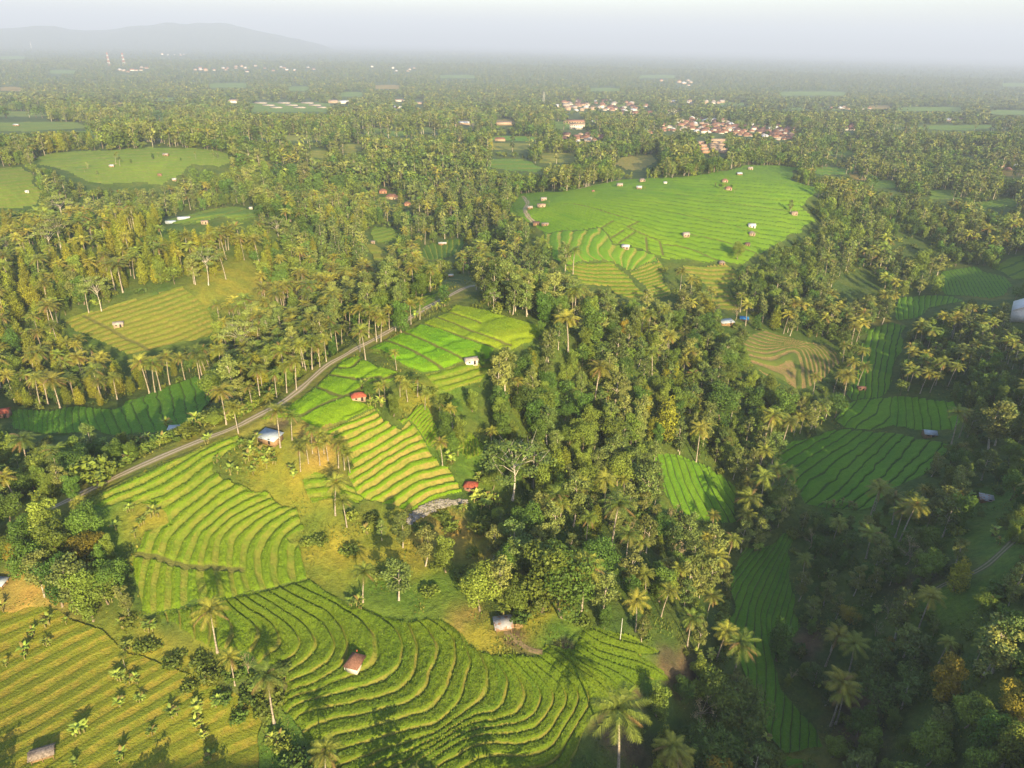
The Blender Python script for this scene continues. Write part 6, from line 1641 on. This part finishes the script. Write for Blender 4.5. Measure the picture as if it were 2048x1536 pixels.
def plant_all():
    A = np.array([(p[1], p[2], p[3], p[4], p[5]) for p in PLANTS])
    kinds = np.array([p[0] for p in PLANTS], object)
    expl = np.array([p[6] for p in PLANTS])
    px, py, d = project(A[:, :3]); _, ty, _ = project(A[:, :3] + np.c_[A[:, 3] * 0, A[:, 3] * 0, A[:, 3]])
    inframe = (px > 8) & (px < W - 8) & (ty < H - 6) & (py > 5)
    size = FOC * A[:, 3] / d
    pick = np.zeros(len(A), bool)
    for kd in KINDS:
        k = np.where((kinds == kd) & inframe & (size > 16))[0]
        k = k[np.argsort(-size[k] - 1000 * expl[k])]
        pick[k[:300]] = True
    # labels
    lab = {}
    idx = np.where(pick)[0]
    D2 = np.hypot(px[idx, None] - LXY[None, :, 0], 1.3 * ((py[idx] * .6 + ty[idx] * .4)[:, None] - LXY[None, :, 1]))
    nl = D2.argmin(1)
    groups = {}
    for j, i in enumerate(idx):
        dx, dy = px[i] - LXY[nl[j], 0], (py[i] * .6 + ty[i] * .4) - LXY[nl[j], 1]
        dirw = ('right of' if dx > 0 else 'left of') if abs(dx) > 1.0 * abs(dy) else ('in front of' if dy > 0 else 'behind')
        groups.setdefault((kinds[i], nl[j], dirw), []).append((D2[j, nl[j]], i))
    for (kd, l, dirw), v in groups.items():
        v.sort()
        hs = sorted(A[i, 3] for _, i in v)
        for o, (_, i) in enumerate(v):
            sz = '' if len(v) < 3 else ('tall ' if A[i, 3] > hs[int(len(hs) * .72)] else 'short ' if A[i, 3] < hs[int(len(hs) * .28)] else '')
            oo = 'nearest one' if o == 0 and len(v) > 1 else 'only one' if len(v) == 1 else ORD[min(o, len(ORD) - 1)] + ' nearest'
            lab[i] = f'{sz}{LOOK[kd][0]}, {oo} {dirw} the {LANDMARKS[l][0]}'
    for i in idx:
        kd = kinds[i]
        V, ml, mb = MODEL[kd]
        v = int(rng.integers(len(V)))
        x, y, z, h, w = A[i]
        rz = rng.uniform(0, 6.28)
        mt, mc, mw, _ = V[v]
        gname = {'coconut_palm': 'coconut palms', 'banana_plant': 'banana plants', 'shrub': 'low bushes', 'bamboo_clump': 'bamboo clumps'}.get(kd, kd.replace('_', ' ') + 's')
        if size[i] > 46 or expl[i] and size[i] > 34:
            e = bpy.data.objects.new(kd, None); col.objects.link(e)
            link('trunk' if kd != 'banana_plant' else 'stem', mt, (), e); link('crown' if kd != 'banana_plant' else 'leaf_crown', mc, (), e)
            o = e
        else:
            o = bpy.data.objects.new(kd, mw); col.objects.link(o)
        o.location = (x, y, z); o.rotation_euler = (rng.uniform(-.04, .04), rng.uniform(-.04, .04), rz); o.scale = (h * w, h * w, h)
        tag(o, lab[i], LOOK[kd][1], gname)
    # the rest
    for kd in KINDS:
        V, ml, mb = MODEL[kd]
        parts_ = []
        off = 0
        rest = np.where((kinds == kd) & ~pick)[0]
        if not len(rest): continue
        lodw = np.where(d[rest] < 480, 1, np.where(d[rest] < 1100, 2, 3))
        lodw = np.where((d[rest] < 190) & inframe[rest], 0, lodw)
        var = rng.integers(len(V), size=len(rest))
        VV, TT, CC, MI = [], [], [], []
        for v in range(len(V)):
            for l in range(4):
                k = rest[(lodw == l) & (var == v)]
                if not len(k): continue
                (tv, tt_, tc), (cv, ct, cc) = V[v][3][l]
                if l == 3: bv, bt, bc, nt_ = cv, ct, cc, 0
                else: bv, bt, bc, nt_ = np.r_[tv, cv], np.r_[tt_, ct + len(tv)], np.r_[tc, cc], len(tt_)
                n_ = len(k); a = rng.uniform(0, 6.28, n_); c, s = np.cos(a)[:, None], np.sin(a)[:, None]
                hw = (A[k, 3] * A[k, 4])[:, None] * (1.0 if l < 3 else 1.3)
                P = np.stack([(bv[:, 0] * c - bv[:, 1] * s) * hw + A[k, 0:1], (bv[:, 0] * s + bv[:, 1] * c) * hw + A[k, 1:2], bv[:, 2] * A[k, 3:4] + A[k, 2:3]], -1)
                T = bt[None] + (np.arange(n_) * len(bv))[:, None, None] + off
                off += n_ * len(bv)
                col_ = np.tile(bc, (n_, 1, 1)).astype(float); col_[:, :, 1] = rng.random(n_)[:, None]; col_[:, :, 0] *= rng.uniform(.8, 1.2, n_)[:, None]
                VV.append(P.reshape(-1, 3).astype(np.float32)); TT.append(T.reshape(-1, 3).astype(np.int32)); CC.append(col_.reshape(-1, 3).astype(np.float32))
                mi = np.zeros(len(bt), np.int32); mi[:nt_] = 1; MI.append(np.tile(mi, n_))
        if kd == 'shrub': nm, lb = 'undergrowth', 'low green bushes filling the ground under the trees'
        elif kd == 'coconut_palm': nm, lb = 'palm_forest', 'countless further coconut palms rising through the distant woods'
        else: nm, lb = 'forest', f'mass of further {LOOK[kd][0]}s filling the woods to the hazy plain'
        me = mesh_np(nm, np.concatenate(VV), None, np.concatenate(TT)); set_attr(me, 'tint', np.concatenate(CC), 'FLOAT_COLOR')
        me.materials.append(ml); me.materials.append(mb); me.polygons.foreach_set('material_index', np.concatenate(MI))
        o = bpy.data.objects.new(nm, me); col.objects.link(o); tag(o, lb, 'forest', None, 'stuff')
        print(kd, 'single', int((pick & (kinds == kd)).sum()), 'rest', len(rest), 'tris', len(me.polygons))
plant_all()

# ------------------------------------------------------------------ rice plants standing on the nearer terraces
def rice_plants():
    for F in FIELDS:
        if F['plants'] <= 0: continue
        o = next(x for x in col.objects if x.get('label') == F['label'])
        b0, b1 = F['wpoly'].min(0), F['wpoly'].max(0)
        sp = .50
        X, Y = np.meshgrid(np.arange(b0[0], b1[0], sp), np.arange(max(b0[1], 40), b1[1], sp)); X = X.ravel() + rng.uniform(-.2, .2, X.size); Y = Y.ravel() + rng.uniform(-.2, .2, Y.size)
        k = inside(X, Y, F['wpoly']) & (rng.random(X.size) < F['plants']) & (np.hypot(X, Y) < 330)
        X, Y = X[k], Y[k]
        px, py, d = project(np.c_[X, Y, sheet_z(X, Y)])
        k = (px > -30) & (px < W + 30) & (py < H + 60); X, Y, d = X[k], Y[k], d[k]
        if not len(X): continue
        r = fract(field_level(F, X, Y) + .42 * (fbm(X / 8, Y / 8, 23, 2) - .5) + .16 * (vnoise(X / 2.2, Y / 2.2, 24) - .5) + .5)
        k = np.abs(r - .5) > F['w'] / 2 + .05
        for bl in F['wb']:
            k &= seg_dist(X, Y, bl)[0] > .8
        X, Y = X[k], Y[k]; Z = sheet_z(X, Y) - .08
        n_ = len(X); nb = 4
        a = rng.uniform(0, 6.28, (n_, nb)); h = F['hgt'] * rng.uniform(.55, 1.0, (n_, nb)) * (.8 if F['hgt'] > .2 else 1.4); lean = rng.uniform(.10, .32, (n_, nb))
        base = np.stack([X, Y, Z], -1)[:, None, :]
        dirv = np.stack([np.cos(a), np.sin(a), a * 0], -1); sd = np.stack([-np.sin(a), np.cos(a), a * 0], -1)
        wv = .09
        V = np.stack([base + sd * wv - dirv * .03, base - sd * wv - dirv * .03, base + dirv * lean[..., None] + np.array([0, 0, 1.]) * h[..., None]], 2).reshape(-1, 3)
        T = np.arange(len(V)).reshape(-1, 3)
        me = mesh_np('crop_plants', V, None, T)
        set_attr(me, 'tint', np.c_[np.repeat(rng.uniform(.36, .62, n_), nb * 3), np.repeat(rng.random(n_), nb * 3), np.zeros(n_ * nb * 3)], 'FLOAT_COLOR')
        c = F['crop']
        m = mat_leaf('crop leaf', tuple(x * y for x, y in zip(c, (.85, .95, .9))), tuple(x * y for x, y in zip(c, (1.45, 1.15, 1.0))), .5)
        p = link('crop_plants', me, [m], o); p['kind'] = 'stuff'
rice_plants()

def grass_tufts():
    X, Y = np.meshgrid(np.arange(-150, 260, .62), np.arange(55, 290, .62)); X = X.ravel() + rng.uniform(-.3, .3, X.size); Y = Y.ravel() + rng.uniform(-.3, .3, Y.size)
    R = np.hypot(X, Y); k = (R < 270) & (rng.random(X.size) < np.clip(1.5 - R / 200, .15, 1) * .8) & (fbm(X / 7, Y / 7, 71, 3) > .40); X, Y = X[k], Y[k]
    Z = sheet_z(X, Y); px, py, d = project(np.c_[X, Y, Z])
    k = (px > -20) & (px < W + 20) & (py < H + 60)
    for F in FIELDS: k &= ~inside(X, Y, F['wpoly'])
    k &= seg_dist(X, Y, road_c)[0] > 2.4
    for a in HOUSES[:20]:
        k &= (np.abs(px - a[3]) > a[10] * .5) | (np.abs(py - a[4]) > a[10] * .45)
    X, Y, Z = X[k], Y[k], Z[k] - .05
    n_, nb = len(X), 4
    a = rng.uniform(0, 6.28, (n_, nb)); big = np.clip(vnoise(X / 5, Y / 5, 72) * 1.6 - .2, .25, 1.3)[:, None]
    h = rng.uniform(.22, .55, (n_, nb)) * big; lean = rng.uniform(.15, .5, (n_, nb)) * big
    base = np.stack([X, Y, Z], -1)[:, None, :]; dirv = np.stack([np.cos(a), np.sin(a), a * 0], -1); sd = np.stack([-np.sin(a), np.cos(a), a * 0], -1); wv = .13 * big[..., None]
    V = np.stack([base + sd * wv, base - sd * wv, base + dirv * lean[..., None] + np.array([0, 0, 1.]) * h[..., None]], 2).reshape(-1, 3)
    me = mesh_np('grass', V, None, np.arange(len(V)).reshape(-1, 3))
    hue = np.clip(vnoise(X / 14, Y / 14, 73) + rng.uniform(-.2, .2, n_), 0, .99)
    set_attr(me, 'tint', np.c_[np.repeat(rng.uniform(.4, .6, n_), nb * 3), np.repeat(hue * .98, nb * 3), np.zeros(n_ * nb * 3)], 'FLOAT_COLOR')
    m = mat_leaf('grass blade', (0.075, 0.135, 0.016), (0.205, 0.200, 0.026), .6)
    tag(link('grass', me, [m]), 'rough grass and weeds on the banks between the fields', 'grass', None, 'stuff')
grass_tufts()

# ------------------------------------------------------------------ haze
def haze():
    g = Geo(); box(g, 0, 0, 0, 1, 1, 1)
    V, T, _ = g.arrays()
    V = V * (64000, 64000, 730) + (0, 9000, 730 / 2 - 230)
    m = bpy.data.materials.new('haze'); m.use_nodes = True
    n = m.node_tree; n.nodes.clear()
    o = n.nodes.new('ShaderNodeOutputMaterial'); v = n.nodes.new('ShaderNodeVolumePrincipled')
    v.inputs['Color'].default_value = (0.60, 0.73, 1.0, 1); v.inputs['Density'].default_value = HAZE_DENSITY; v.inputs['Anisotropy'].default_value = 0.0
    v.inputs['Density Attribute'].default_value = ''
    n.links.new(v.outputs[0], o.inputs['Volume'])
    tag(link('haze', mesh_np('haze', V, None, T), [m]), 'pale morning haze lying over the whole plain', 'haze', None, 'stuff')
haze()
